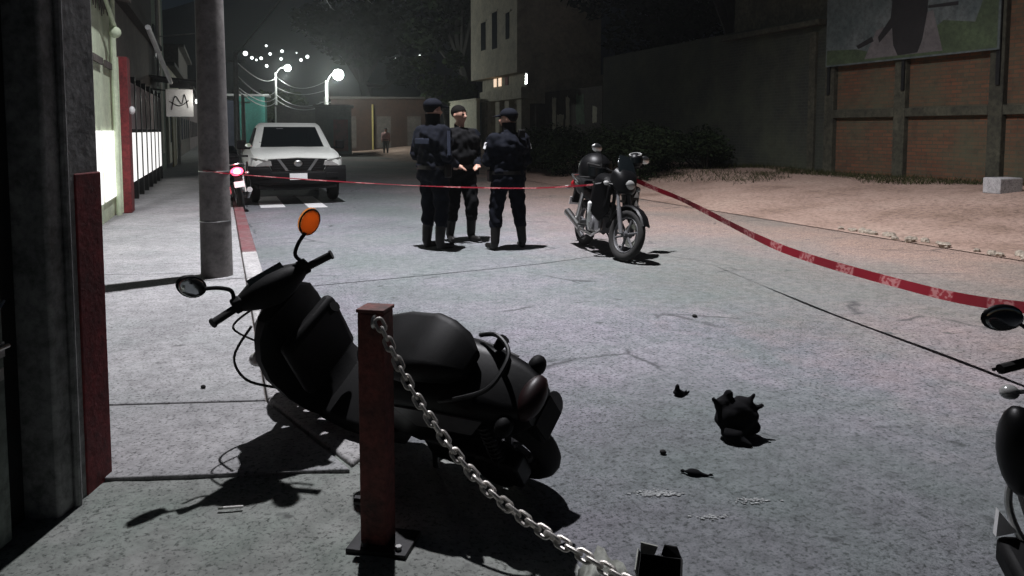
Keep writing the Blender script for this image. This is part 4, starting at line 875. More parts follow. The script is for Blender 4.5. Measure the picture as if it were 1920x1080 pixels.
        if style == 'plain':
            mb = MB(); mb.ell((0.82, sy * 0.27, 0.66), (0.09, 0.075, 0.17), 16, 10); P('leg_guard', mb, M['black_gloss'])
            mb = MB(); mb.prism([(0.80, sy * 0.30, 0.36), (0.80, sy * 0.37, 0.34), (0.80, sy * 0.355, 0.44)], (0.03, 0, 0)); P('reflector', mb, M['white_plastic'])
            mb = MB(); mb.box((0.72, sy * 0.29, 0.26), (0.24, 0.16, 0.12), (0, R(-12), 0)); P('toe_guard', mb, M['black_plastic'], bevel=0.03)
        mb = MB(); mb.cyl((0.42, sy * 0.12, 0.30), (0.42, sy * 0.27, 0.31), 0.014, n=8); P('footpeg', mb, M['rubber'])
    mb = MB(); mb.tube([(0.70, -0.06, 0.44), (0.80, -0.12, 0.30), (0.60, -0.15, 0.20), (0.25, -0.17, 0.24)], 0.02, 8); mb.cyl((0.27, -0.17, 0.24), (-0.22, -0.18, 0.40), 0.04, 0.05, 14); P('exhaust', mb, M['steel'])
    mb = MB(); mb.cyl((0.36, 0.12, 0.28), (0.32, 0.30, 0.03), 0.012, n=8); P('side_stand', mb, M['dark_metal'])
    return rt

# police motorcycle
PB = (0.93, 9.68, 0.012); PH = math.atan2(-1.19, 0.33)
motorcycle('police_motorcycle', PB, PH, R(6), R(16), 'black police motorcycle with white badges parked beside the standing officers', 'police')
def bike_pt(x, y, z):
    return Vector(PB) + Matrix.Rotation(PH, 3, 'Z') @ (Matrix.Rotation(-R(6), 3, 'X') @ Vector((x, y, z)))
# helmets on it
def helmet(loc, rz, sc, label):
    h = empty('helmet', loc, (0, 0, rz), label, 'helmet')
    mb = MB(); mb.ell((0, 0, 0.13), (0.145 * sc, 0.125 * sc, 0.135 * sc), 24, 16)
    for p in mb.v:
        if p.z < 0.05: p.z = 0.05 + (p.z - 0.05) * 0.35; 
    mb.build('shell', M['black_gloss'], h)
    mb = MB()
    rings = []
    for k in range(13):
        a = R(-75 + 150 * k / 12); c = Vector((math.cos(a) * 0.147 * sc, math.sin(a) * 0.127 * sc, 0.14)); d = Vector((math.cos(a), math.sin(a), 0)) * 0.008
        rings.append([c + Vector((0, 0, -0.05)) * sc, c + Vector((0, 0, -0.05)) * sc + d, c + Vector((0, 0, 0.045)) * sc + d * 0.4, c + Vector((0, 0, 0.045)) * sc - d * 0.3])
    mb.loft(rings); mb.build('visor', M['glass_dark'], h)
    mb = MB(); mb.torus((0, 0, 0.205), (0.25, 0, 1), 0.098 * sc, 0.007, 24, 6); mb.build('stripe', M['lens'], h)
    mb = MB(); mb.torus((-0.005, 0, 0.042), (0, 0, 1), 0.115 * sc, 0.012, 24, 6); mb.build('neck_roll', M['rubber'], h)
    return h
helmet((1.04, 9.36, 0.885), PH + 0.5, 1.55, 'large black helmet resting on the seat of the police motorcycle')
helmet(bike_pt(0.74, 0.28, 1.03), PH - 0.6, 0.72, 'small shiny black helmet hung on handlebar of the police motorcycle')

# motorcycle with lit tail lamp by the kerb, beside the pickup
motorcycle('parked_motorcycle', (-4.98, 13.7, 0.012), TH + math.pi / 2 + R(4), R(8), R(-20), 'dark motorcycle with glowing red tail lamp parked between concrete pole and pickup', 'tail_lit')
tld = bpy.data.lights.new('tail_lamp_light', 'POINT'); tld.energy = 2.5; tld.shadow_soft_size = 0.08; tld.color = (1.0, 0.08, 0.12)
tlo = bpy.data.objects.new('tail_lamp_light', tld); COL.objects.link(tlo); tlo.location = (-4.83, 13.1, 0.80)
for (t_, s_, w_, l_) in ((0.93, 16.5, 0.46, 2.6), (1.75, 16.2, 0.36, 2.6)):  # white patches laid on the road to paint the light beneath the truck
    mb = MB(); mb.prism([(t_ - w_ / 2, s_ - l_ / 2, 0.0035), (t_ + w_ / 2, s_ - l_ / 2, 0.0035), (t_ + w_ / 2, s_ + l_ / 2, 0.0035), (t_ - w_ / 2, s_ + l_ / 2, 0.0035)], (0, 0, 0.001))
    o = mb.build('lit_road_patch', M['lit_road'], rot=(0, 0, TH), smooth=0); tag(o, 'white patch painted as lit road under the pickup front', 'road patch', 'painted light patches under the pickup')
# motorcycle at the right edge
nb = motorcycle('near_motorcycle', (1.635, 1.48, 0.012), R(76), R(5), R(4), 'black motorcycle with chrome crash bars standing close to barrier tape end', 'plain'); nb.scale = (0.82,) * 3

# ================================================================== PICKUP
def pickup():
    rt = empty('pickup_truck', tuple(W(1.44, 15.55, 0)), (0, 0, TH + math.pi), 'white pickup truck with dark grille parked facing along the kerb', 'pickup')
    # local y forward, x to the truck's right... front bumper at y = 0
    def ring(y, z0, z1, w, wb, r=0.25): # body section: narrower at the top
        n = 5; pts = []
        prof = [(wb, z0), (wb + 0.015, z0 + (z1 - z0) * 0.25), (w + 0.02, z0 + (z1 - z0) * 0.55), (w, z0 + (z1 - z0) * 0.80), (w - 0.05, z1 - 0.02), (w - 0.16, z1 + 0.005)]
        return [Vector((x, y, z)) for x, z in prof] + [Vector((0, y, z1 + 0.03))] + [Vector((-x, y, z)) for x, z in reversed(prof)]
    mb = MB(); mb.loft([ring(0.0, 0.50, 0.94, 0.80, 0.78), ring(-0.08, 0.46, 0.99, 0.86, 0.84), ring(-0.35, 0.45, 1.05, 0.90, 0.88), ring(-0.8, 0.45, 1.09, 0.91, 0.89), ring(-1.15, 0.42, 1.13, 0.91, 0.89), ring(-3.2, 0.42, 1.12, 0.91, 0.89), ring(-3.25, 0.42, 1.06, 0.91, 0.89), ring(-5.1, 0.46, 1.05, 0.90, 0.88)])
    bd = mb.build('body', M['white_paint'], rt, smooth=40)
    def gr(z, y0, y1, w, ws): return [Vector((ws, y0, z)), Vector((w, y0 - 0.12, z)), Vector((w, y1, z)), Vector((-w, y1, z)), Vector((-w, y0 - 0.12, z)), Vector((-ws, y0, z))]
    mb = MB(); mb.loft([gr(1.10, -1.05, -3.2, 0.83, 0.70), gr(1.15, -1.15, -3.2, 0.82, 0.69), gr(1.60, -1.78, -3.05, 0.67, 0.57), gr(1.675, -1.98, -2.95, 0.60, 0.50)])
    cab = mb.build('cab', M['white_paint'], rt, smooth=30, bevel=0.02)
    def lerp(a, b, t): return a + (b - a) * t
    # windscreen and side glass stand just proud of the cab
    a, b = (1.155, -1.145, 0.655), (1.575, -1.735, 0.545)
    mb = MB(); mb.prism([(-a[2], a[1] + 0.0, a[0]), (a[2], a[1] + 0.0, a[0]), (b[2], b[1] + 0.02, b[0]), (-b[2], b[1] + 0.02, b[0])], (0, 0.012, 0.008)); ws = mb.build('windscreen', M['glass_dark'], rt, smooth=0)
    for x0 in (-0.35, 0.25):
        mb = MB(); mb.cyl((x0, -1.20, 1.175), (x0 + 0.42, -1.30, 1.255), 0.008, n=6); mb.build('wiper', M['black_plastic'], ws)
    mb = MB(); mb.box((0.22, -1.66, 1.535), (0.14, 0.02, 0.035), (R(-50), 0, 0)); mb.build('sticker', M['grey_plastic'], ws)
    for sx in (-1, 1):
        mb = MB(); mb.prism([(sx * 0.825, -1.45, 1.17), (sx * 0.825, -3.1, 1.17), (sx * 0.69, -3.0, 1.56), (sx * 0.69, -1.95, 1.56)], (sx * 0.012, 0, 0)); mb.build('side_window', M['glass_dark'], rt, smooth=0)
        mb = MB(); mb.box((sx * 1.03, -1.35, 1.20), (0.18, 0.09, 0.19)); mb.box((sx * 0.91, -1.37, 1.13), (0.14, 0.05, 0.05)); mb.build('door_mirror', M['black_plastic'], rt, bevel=0.03)
        # headlamp wraps round the corner
        mb = MB(); mb.prism([(sx * 0.50, 0.012, 0.80), (sx * 0.80, -0.015, 0.795), (sx * 0.90, -0.20, 0.82), (sx * 0.89, -0.20, 0.965), (sx * 0.80, -0.02, 0.955), (sx * 0.52, 0.02, 0.90)], (0, 0.035, 0)); hl_ = mb.build('headlamp', M['lens'], rt, bevel=0.01)
        mb = MB(); mb.prism([(sx * 0.88, -0.40, 0.42), (sx * 0.98, -0.42, 0.42)] and [(sx * 0.90, -0.42 - 0.50 + 0.50 * math.cos(R(q)), 0.40 + 0.46 * math.sin(R(q))) for q in range(0, 181, 15)] + [(sx * 0.90, -0.92 + 0.42 * math.cos(R(q)), 0.40 + 0.385 * math.sin(R(q))) for q in range(180, -1, -15)], (sx * 0.05, 0, 0)); mb.build('wheel_arch', M['black_plastic'], rt)
        mb = MB(); mb.box((sx * 0.66, 0.075, 0.60), (0.26, 0.06, 0.11), (0, 0, R(-6 * sx))); fg = mb.build('fog_recess', M['black_plastic'], rt, bevel=0.015)
        for y_ in (-0.92, -4.05):
            mb = MB(); mb.torus((sx * 0.80, y_, 0.36), (1, 0, 0), 0.27, 0.09, 30, 10, 1.15); wh = mb.build('wheel', M['rubber'], rt)
            mb = MB(); mb.cyl((sx * 0.80, y_, 0.36), (sx * 0.87, y_, 0.36), 0.20, 0.17, 20); mb.build('rim', M['grey_plastic'], wh)
    mb = MB(); mb.prism([(-0.50, 0.0, 0.70), (0.50, 0.0, 0.70), (0.58, 0.0, 0.93), (0.0, 0.0, 0.955), (-0.58, 0.0, 0.93)], (0, 0.035, 0)); gr_ = mb.build('grille', M['black_plastic'], rt, bevel=0.01)
    for sx in (-1, 1):
        mb = MB(); mb.prism([(sx * 0.34, 0.036, 0.93), (sx * 0.40, 0.036, 0.93), (sx * 0.24, 0.036, 0.70), (sx * 0.18, 0.036, 0.70)], (0, 0.014, 0)); mb.build('grille_bar', M['steel'], gr_)
    mb = MB(); mb.ell((0, 0.045, 0.845), (0.085, 0.018, 0.065)); mb.build('emblem', M['steel'], gr_)
    for z_ in (0.75, 0.80, 0.85, 0.90):
        mb = MB(); mb.box((0, 0.038, z_), (0.9, 0.012, 0.012)); mb.build('grille_slat', M['dark_metal'], gr_)
    mb = MB(); mb.loft([rrect((x, -0.01 - 0.20 * (abs(x) / 0.95) ** 4, zc), (0, 1, 0), (0, 0, 1), 0.11 + 0.12 * (abs(x) / 0.95) ** 4, hz, 0.4, 3) for x, zc, hz in ((-0.95, 0.61, 0.18), (-0.84, 0.61, 0.185), (-0.56, 0.60, 0.18), (-0.5, 0.56, 0.13), (0, 0.56, 0.13), (0.5, 0.56, 0.13), (0.56, 0.60, 0.18), (0.84, 0.61, 0.185), (0.95, 0.61, 0.18))]); mb.build('bumper', M['black_plastic'], rt)
    mb = MB(); mb.box((0, -0.06, 0.41), (1.55, 0.16, 0.16)); mb.build('skid_panel', M['black_plastic'], rt, bevel=0.02)
    mb = MB(); mb.box((0, 0.108, 0.585), (0.34, 0.008, 0.13)); mb.build('number_plate', M['white_plastic'], rt)
    mb = MB(); mb.box((0, -2.5, 0.36), (0.9, 4.2, 0.16)); mb.box((0, -0.92, 0.33), (1.4, 0.09, 0.09)); mb.box((0.05, -4.05, 0.33), (1.4, 0.12, 0.12)); mb.ell((0.1, -4.05, 0.33), 0.16); mb.build('chassis', M['dark_metal'], rt)
    mb = MB(); mb.cyl((0.3, -2.4, 1.68), (0.32, -2.5, 1.73), 0.02, n=6); mb.build('aerial', M['black_plastic'], rt)
pickup()

# ================================================================== PEOPLE
def person(name, loc, facing, label, H, arms, legs, cols, cap=None, hair=True, extra=None, head_turn=0.0, group=None, detail=0.014, gaiter=False):
    """arms: {side: (elbow, wrist, hand_dir)}, legs: {side: (hip, knee, ankle, toe)} in a 1.75 m frame facing +y; cols = material keys"""
    k = H / 1.75; rt = empty(name, loc, (0, 0, facing), label, 'person', group); rt.scale = (k, k, k)
    C = []   # capsules: a, b, r0, r1, material
    JK, PT, BT, SK, SL = 0, 1, 2, 3, 4
    C += [((-0.12, 0.0, 1.28), (0.12, 0.0, 1.28), 0.15, 0.15, JK), ((-0.175, -0.012, 1.38), (0.175, -0.012, 1.38), 0.082, 0.082, JK), ((0, -0.01, 1.31), (0, 0.01, 1.06), 0.17, 0.165, JK),
          ((-0.07, 0.012, 1.10), (0.07, 0.012, 1.10), 0.16, 0.16, JK), ((-0.08, 0.0, 0.98), (0.08, 0.0, 0.98), 0.155, 0.155, JK), ((-0.085, -0.01, 0.89), (0.085, -0.01, 0.89), 0.145, 0.145, PT),
          ((0, -0.015, 1.42), (0, 0.005, 1.54), 0.062, 0.056, SK), ((0, -0.02, 1.43), (0, -0.018, 1.47), 0.082, 0.072, JK)]
    Rz = Matrix.Rotation(head_turn, 3, 'Z'); hp = Vector((0, 0.0, 0))
    def hd(p): return Rz @ Vector(p)
    C += [(hd((0, -0.015, 1.655)), hd((0, 0.0, 1.635)), 0.093, 0.088, SK), (hd((0, 0.03, 1.60)), hd((0, 0.035, 1.555)), 0.062, 0.044, SK), (hd((0, 0.085, 1.635)), hd((0, 0.108, 1.602)), 0.012, 0.017, SK),
          (hd((-0.086, -0.005, 1.63)), hd((-0.088, -0.012, 1.60)), 0.018, 0.014, SK), (hd((0.086, -0.005, 1.63)), hd((0.088, -0.012, 1.60)), 0.018, 0.014, SK), (hd((0, 0.078, 1.572)), hd((0, 0.080, 1.568)), 0.022, 0.02, SK)]
    for sx, (el, wr, hdir) in arms.items():
        sh = Vector((sx * 0.205, -0.012, 1.375)); el = Vector(el); wr = Vector(wr); hdir = Vector(hdir).normalized()
        C += [(sh, el, 0.083, 0.066, SL), (el, wr, 0.066, 0.047, SL)]
        pm = wr + hdir * 0.075; C.append((wr + hdir * 0.02, pm, 0.030, 0.032, SK))
        side = hdir.cross(Vector((0, 0, 1)));
        side = side.normalized() if side.length > 0.2 else Vector((1, 0, 0))
        up = side.cross(hdir).normalized()
        for q, (off, ln) in enumerate(((-0.030, 0.062), (-0.010, 0.075), (0.010, 0.070), (0.030, 0.052))):
            b0 = pm + side * off + hdir * 0.012; b1 = b0 + hdir * ln * 0.55 - up * 0.008; b2 = b1 + hdir * ln * 0.4 - up * 0.022
            C += [(b0, b1, 0.0095, 0.009, SK), (b1, b2, 0.009, 0.008, SK)]
        t0 = wr + hdir * 0.035 + side * (-0.026); C += [(t0, t0 + hdir * 0.03 - side * 0.026, 0.012, 0.010, SK), (t0 + hdir * 0.03 - side * 0.026, t0 + hdir * 0.06 - side * 0.028, 0.010, 0.009, SK)]
    for sx, (hpj, kn, an, toe) in legs.items():
        hpj, kn, an, toe = map(Vector, (hpj, kn, an, toe)); mid = an.lerp(kn, 0.55)
        C += [(hpj, kn, 0.118, 0.090, PT), (kn, mid, 0.090, 0.078, PT), (mid, an, 0.068, 0.056, BT), (an, an + (toe - an) * 0.15 + Vector((0, 0, -0.035)), 0.052, 0.046, BT), (an + Vector((0, 0, -0.055)), toe, 0.040, 0.036, BT)]
    mb = MB()
    for a, b, r0_, r1_, m_ in C: mb.capsule(a, b, r0_, r1_, 12)
    o = mb.build('body_tmp', M['skin'], None, smooth=0, fix=False)
    md = o.modifiers.new('r', 'REMESH'); md.mode = 'VOXEL'; md.voxel_size = detail; md.use_smooth_shade = True
    sm = o.modifiers.new('s', 'SMOOTH'); sm.factor = 0.5; sm.iterations = 3
    dg = DEPS(); dg.update(); me = bpy.data.meshes.new_from_object(o.evaluated_get(dg)); bpy.data.objects.remove(o)
    me.materials.clear()
    for c in cols: me.materials.append(M[c])
    segs = [(Vector(a), Vector(b) - Vector(a), max((Vector(b) - Vector(a)).length_squared, 1e-9), r0_, r1_, m_) for a, b, r0_, r1_, m_ in C]
    # folds in the cloth: small displacement of jacket and trouser vertices
    idx = []
    for p in me.polygons:
        c = p.center; best = 9; bm_ = 0
        for a, d, l2, r0_, r1_, m_ in segs:
            w = c - a; t = max(0.0, min(1.0, w.dot(d) / l2)); dist = (w - d * t).length - (r0_ + (r1_ - r0_) * t)
            if dist < best: best = dist; bm_ = m_
        idx.append(bm_)
    me.polygons.foreach_set('material_index', idx); me.polygons.foreach_set('use_smooth', [True] * len(me.polygons))
    cloth = [0] * len(me.vertices)
    for p, m_ in zip(me.polygons, idx):
        if m_ in (JK, PT, SL):
            for v in p.vertices: cloth[v] = 1
    for v in me.vertices:
        if cloth[v.index]:
            c = v.co; d = 0.006 * math.sin(c.z * 46 + c.x * 23 + 2.2 * math.sin(c.y * 31 + c.z * 9)) + 0.004 * math.sin(c.x * 61 - c.z * 33 + c.y * 40)
            v.co = c + v.normal * d
    me.name = 'body'; b_ = bpy.data.objects.new('body', me); COL.objects.link(b_); b_.parent = rt
    HM = Matrix.Rotation(head_turn, 4, 'Z')
    for sx in (-1, 1):
        e = MB(); e.ell((sx * 0.033, 0.079, 1.642), (0.014, 0.008, 0.009), 10, 6); e.xf(HM); e.build('eye', M['hair'], rt)
        e = MB(); e.capsule((sx * 0.018, 0.089, 1.664), (sx * 0.048, 0.080, 1.664), 0.006, 0.004, 8); e.xf(HM); e.build('eyebrow', M['hair'], rt)
    if hair:
        e = MB(); e.ell((0, -0.024, 1.668), (0.0965, 0.102, 0.093), 20, 12)
        for p in e.v:
            if p.y > 0.0 and p.z < 1.655 + 0.5 * p.y: p.z = 1.655 + 0.5 * p.y
            if p.z < 1.60: p.z = 1.60
        e.xf(HM); e.build('hair', M['hair'], rt)
    if cap:
        e = MB(); e.ell((0, -0.012, 1.685), (0.108, 0.116, 0.085), 20, 12)
        for p in e.v:
            if p.z < 1.675: p.z = 1.675 - (1.675 - p.z) * 0.15
        e.xf(HM); cp = e.build('cap', M[cap], rt)
        rings = [[Vector((math.sin(a) * r_, 0.02 + math.cos(a) * r_ * 1.02, z_)) for a in [R(-62 + 124 * q / 10) for q in range(11)]] for r_, z_ in ((0.10, 1.682), (0.165, 1.664), (0.165, 1.656), (0.10, 1.674))]
        e = MB(); e.loft(rings, caps=False, closed=True); e.xf(HM); e.build('peak', M[cap], cp)
    # belt with pouches
    e = MB(); rg = []
    for q in range(28):
        a = 2 * math.pi * q / 28; rg.append((0.245 * math.cos(a), 0.168 * math.sin(a)))
    e.loft([[Vector((x, y, z)) for x, y in rg] for z in (0.945, 0.99)], caps=False); e.build('belt', M['boot'], rt)
    if gaiter:
        e = MB(); e.loft([[Vector((0.085 * f_ * math.cos(a), -0.012 + 0.092 * f_ * math.sin(a), z_)) for a in [2 * math.pi * q / 20 for q in range(20)]] for f_, z_ in ((1.05, 1.42), (0.92, 1.50), (0.98, 1.575), (1.0, 1.585), (0.85, 1.58))], caps=False); e.xf(HM); e.build('neck_gaiter', M['black_cloth'], rt)
    if extra: extra(rt)
    return rt
stand = {-1: ((-0.095, 0, 0.90), (-0.11, 0.02, 0.50), (-0.115, -0.02, 0.10), (-0.13, 0.15, 0.042)), 1: ((0.095, 0, 0.90), (0.11, 0.02, 0.50), (0.115, -0.02, 0.10), (0.14, 0.15, 0.042))}
wide = {-1: ((-0.095, 0, 0.90), (-0.15, 0.03, 0.50), (-0.185, -0.02, 0.10), (-0.22, 0.145, 0.042)), 1: ((0.095, 0, 0.90), (0.15, 0.01, 0.50), (0.185, -0.03, 0.10), (0.22, 0.135, 0.042))}
stride = {-1: ((-0.095, 0, 0.90), (-0.12, 0.09, 0.51), (-0.13, 0.05, 0.10), (-0.16, 0.22, 0.042)), 1: ((0.095, 0, 0.90), (0.11, 0.02, 0.50), (0.12, -0.06, 0.10), (0.15, 0.10, 0.042))}
folded = {-1: ((-0.27, 0.03, 1.11), (-0.07, 0.20, 1.06), (0.9, 0.25, -0.1)), 1: ((0.27, 0.03, 1.11), (0.07, 0.22, 1.03), (-0.9, 0.2, -0.1))}
waist = {-1: ((-0.26, -0.05, 1.10), (-0.16, 0.20, 0.99), (0.6, 0.6, -0.2)), 1: ((0.26, -0.05, 1.10), (0.16, 0.20, 0.99), (-0.6, 0.6, -0.2))}
def kit1(rt):
    for sx in (-1, 1):
        e = MB(); rings = []
        for q in range(7):
            u = q / 6; p = Vector((sx * 0.205, -0.012, 1.375)).lerp(Vector((sx * 0.26, -0.05, 1.10)), u); n = Vector((sx * 0.97, -0.2, 0.2)).normalized(); r_ = 0.086 - 0.014 * u
            rings.append([p + n * r_ + Vector((0, y_, 0)) + n * d for y_, d in ((-0.022, -0.004), (0.022, -0.004), (0.02, 0.004), (-0.02, 0.004))])
        e.loft(rings); e.build('sleeve_stripe', M['navy_light'], rt)
    e = MB(); e.box((0, -0.182, 1.27), (0.24, 0.012, 0.06)); e.build('back_lettering_panel', M['navy_light'], rt, bevel=0.004)
    e = MB(); e.box((0.235, 0.0, 0.93), (0.05, 0.09, 0.15)); e.build('holster', M['boot'], rt, bevel=0.012)
def kit2(rt):
    e = MB(); e.box((0.20, 0.29, 1.0), (0.045, 0.014, 0.09), (R(20), 0, R(20))); e.build('radio', M['grey_plastic'], rt, bevel=0.004)
    e = MB(); e.box((-0.235, 0.0, 0.93), (0.05, 0.09, 0.15)); e.build('holster', M['boot'], rt, bevel=0.012)
def kit3(rt):
    e = MB(); e.box((-0.302, 0.012, 1.30), (0.010, 0.07, 0.085), (0, R(16), 0)); e.build('sleeve_patch', M['patch'], rt, bevel=0.003)
    e = MB(); e.box((0.302, 0.012, 1.30), (0.010, 0.07, 0.085), (0, R(-16), 0)); e.build('sleeve_patch', M['patch'], rt, bevel=0.003)
    e = MB(); e.box((-0.235, 0.02, 0.93), (0.05, 0.09, 0.15)); e.build('holster', M['boot'], rt, bevel=0.012)
    e = MB(); e.box((0.13, -0.12, 1.45), (0.09, 0.05, 0.10)); e.build('shoulder_radio', M['black_plastic'], rt, bevel=0.012)
NV = ['navy', 'navy', 'boot', 'skin', 'navy']
person('person', (-0.98, 9.36, 0.005), R(-42), 'officer in navy jacket and cap, back turned, pale blue sleeve stripes', 1.88, waist, stand, NV, cap='navy', hair=True, extra=kit1, head_turn=R(-10), gaiter=True)
person('person', (-0.70, 10.05, 0.005), R(-150), 'bareheaded officer with lit face behind the officer in cap', 1.83, waist, stride, ['black_cloth', 'black_cloth', 'boot', 'skin', 'navy'], cap=None, hair=True, extra=kit2, head_turn=R(22))
person('person', (-0.05, 9.38, 0.005), R(24), 'capped officer facing sideways with white sleeve patch and folded arms', 1.76, folded, wide, NV, cap='navy', hair=True, extra=kit3, head_turn=R(52), gaiter=True)
person('person', (-8.1, 48.0, 0.005), R(190), 'small distant person in pink top standing before the red brown house', 1.65, {-1: ((-0.25, 0.0, 1.1), (-0.27, 0.1, 0.9), (0, 0.3, -1)), 1: ((0.25, 0.0, 1.1), (0.27, 0.1, 0.9), (0, 0.3, -1))}, stand, ['pink_cloth', 'grey_plastic', 'boot', 'skin', 'pink_cloth'], detail=0.022)

# ================================================================== BARRIER TAPE
def tape(name, pts, label, width=0.075, twist=0.0, phase=0.0, roll=0.0):
    path = smooth_path(pts, 14); mb = MB(); vs = []; fs = []; us = []; L = 0.0
    for k, p in enumerate(path):
        d = (path[min(k + 1, len(path) - 1)] - path[max(k - 1, 0)]).normalized()
        if k: L += (path[k] - path[k - 1]).length
        sd_ = d.cross(Vector((0, 0, 1))).normalized(); up = sd_.cross(d).normalized()
        a = roll + twist * math.sin(L * 0.9 + phase) + 0.12 * math.sin(L * 4.1); n = up * math.cos(a) + sd_ * math.sin(a)
        vs += [p - n * width / 2, p + n * width / 2]; us.append(L + phase)
    for k in range(len(path) - 1): fs.append((2 * k, 2 * k + 2, 2 * k + 3, 2 * k + 1))
    mb.add(vs, fs); o = mb.build(name, M['tape'], None, smooth=180, fix=False)
    uv = o.data.uv_layers.new(name='UVMap')
    for lp in o.data.loops:
        v = lp.vertex_index; uv.data[lp.index].uv = (us[v // 2], float(v % 2))
    tag(o, label, 'tape'); return o
tape('barrier_tape', [(-2.86, 6.90, 1.13), (-2.66, 6.97, 1.10), (-1.9, 7.25, 1.02), (-0.9, 7.75, 0.925), (0.1, 8.3, 0.86), (0.72, 8.75, 0.85), (1.12, 9.02, 0.86)], 'red barrier tape stretched from concrete pole to police motorcycle', 0.026, 0.3, 0.3, 0.9)
tape('barrier_tape', [(1.50, 8.95, 0.90), (1.68, 8.75, 0.82), (1.97, 8.39, 0.70), (2.30, 6.9, 0.50), (2.46, 6.1, 0.45), (2.70, 5.1, 0.44), (2.82, 4.45, 0.47), (2.92, 3.7, 0.58), (2.97, 3.35, 0.66)], 'long red barrier tape sagging from police motorcycle across the open road', 0.066, 0.35, 1.1)

# ================================================================== POST, CHAIN, DEBRIS
def post(x, y, z, label, rz):
    p = empty('steel_post', (x, y, z), (0, 0, rz), label, 'post')
    mb = MB(); mb.box((0, 0, 0.40), (0.092, 0.092, 0.80)); mb.build('shaft', M['rust_red'], p, bevel=0.006)
    mb = MB(); mb.box((0.025, -0.01, 0.008), (0.21, 0.16, 0.016)); mb.build('base_plate', M['dark_metal'], p, bevel=0.003)
    mb = MB(); mb.box((0, 0, 0.806), (0.098, 0.098, 0.012)); cpp = mb.build('cap', M['rust_red'], p, bevel=0.003)
    mb = MB(); mb.cyl((-0.068, -0.03, 0.155), (-0.044, -0.03, 0.155), 0.016, n=8); mb.build('lug', M['dark_metal'], p)
    mb = MB(); mb.torus((0.02, -0.056, 0.775), (1, 0, 0), 0.018, 0.006, 16, 6); mb.build('eye_ring', M['steel'], p)
    for sx in (-1, 1):
        mb = MB(); mb.cyl((sx * 0.06 + 0.035, -0.06, 0.014), (sx * 0.06 + 0.035, -0.06, 0.03), 0.011, n=6); mb.build('bolt', M['steel'], p)
    return p
post(-0.455, 2.45, 0.104, 'rust red square steel post on base plate with chain, beside leaning scooter', R(-12))
post(1.09, 1.23, 0.02, 'rust red steel post holding the low end of the chain', R(-30))
post(2.98, 3.33, 0.0, 'rust red steel post at the far end of the barrier tape', R(-20))
cpts = []
for u, z in ((0, .878), (.179, .695), (.428, .525), (.677, .428), (1.0, .372), (1.3, .345), (1.75, .38), (2.1, .52), (2.27, .66), (2.42, .82)):
    cpts.append((-0.425 + 0.62 * u, 2.365 - 0.46 * u, z))
cp_ = smooth_path(cpts, 60); pitch = 0.034
ch = empty('chain', cpts[0], label='steel chain of oval links sagging from the rust red post', cat='chain')
mb = MB(); prof = []
for k in range(20):
    a = 2 * math.pi * k / 20; x = math.cos(a) * 0.0125; z = math.sin(a) * 0.0125 + (0.0105 if math.sin(a) > 0 else -0.0105); prof.append((x, 0, z))
mb.tube(prof, 0.0056, 7, closed=True)
first = None; acc = 0.0; nl = 0; base = Vector(cpts[0])
for a, b in zip(cp_[:-1], cp_[1:]):
    acc += (b - a).length
    if acc >= pitch * nl:
        d = (b - a).normalized(); q = d.to_track_quat('Z', 'Y'); e = (q @ Euler((0, 0, R(45) + (math.pi / 2 if nl % 2 else 0) + random.uniform(-0.25, 0.25))).to_quaternion()).to_euler()
        if first is None: first = mb.build('link', M['chain_steel'], ch, loc=b - base, rot=e)
        else: copy_obj(first, ch, b - base, e)
        nl += 1
# crumpled black rucksack lying on the road
def blob(name, loc, rz, lumps, m_, label, cat, spikes=(), vox=0.01):
    mb = MB()
    for c, r_ in lumps: mb.ell(c, r_, 14, 10)
    for a, b, r0_, r1_ in spikes: mb.capsule(a, b, r0_, r1_, 8)
    o = mb.build('tmp', m_, None, smooth=0, fix=False); md = o.modifiers.new('r', 'REMESH'); md.mode = 'VOXEL'; md.voxel_size = vox; md.use_smooth_shade = True
    dg = DEPS(); dg.update(); me = bpy.data.meshes.new_from_object(o.evaluated_get(dg)); bpy.data.objects.remove(o)
    for v in me.vertices:
        c = v.co; v.co = c + v.normal * 0.004 * (math.sin(c.x * 45 + 2 * math.sin(c.z * 40)) + math.sin(c.y * 50 - c.z * 45))
        if v.co.z < 0.002: v.co.z = 0.002
    me.materials.clear(); me.materials.append(m_); me.name = name
    o = bpy.data.objects.new(name, me); COL.objects.link(o); o.location = loc; o.rotation_euler = (0, 0, rz); tag(o, label, cat); return o
blob('rucksack', (1.10, 3.58, 0.0), 0, [((0, 0, 0.085), (0.10, 0.08, 0.095)), ((-0.045, 0.02, 0.15), (0.05, 0.05, 0.05)), ((0.045, 0.02, 0.15), (0.055, 0.05, 0.045)), ((-0.03, -0.06, 0.04), (0.06, 0.06, 0.04)), ((0.06, 0.0, 0.05), (0.06, 0.06, 0.05)), ((0.085, 0.0, 0.10), (0.025, 0.04, 0.03))], M['black_cloth'], 'crumpled black rucksack with loose straps lying on the open road', 'rucksack',
     [((-0.07, 0, 0.15), (-0.11, 0, 0.185), 0.022, 0.014), ((-0.04, 0.02, 0.17), (-0.035, 0.02, 0.205), 0.035, 0.026), ((0.07, 0.02, 0.16), (0.092, 0.02, 0.20), 0.022, 0.014), ((0.08, 0.02, 0.13), (0.135, 0.02, 0.145), 0.014, 0.012), ((-0.02, -0.09, 0.02), (0.03, -0.13, 0.012), 0.035, 0.015)], 0.009)
blob('cloth_scrap', (0.945, 4.14, 0.0), 0.3, [((0, 0, 0.018), (0.035, 0.025, 0.02)), ((-0.01, 0, 0.04), (0.015, 0.012, 0.028))], M['black_cloth'], 'small peaked black scrap on the road past the rucksack', 'scrap', [((0, 0, 0.02), (0.06, 0, 0.012), 0.014, 0.01)], 0.006)
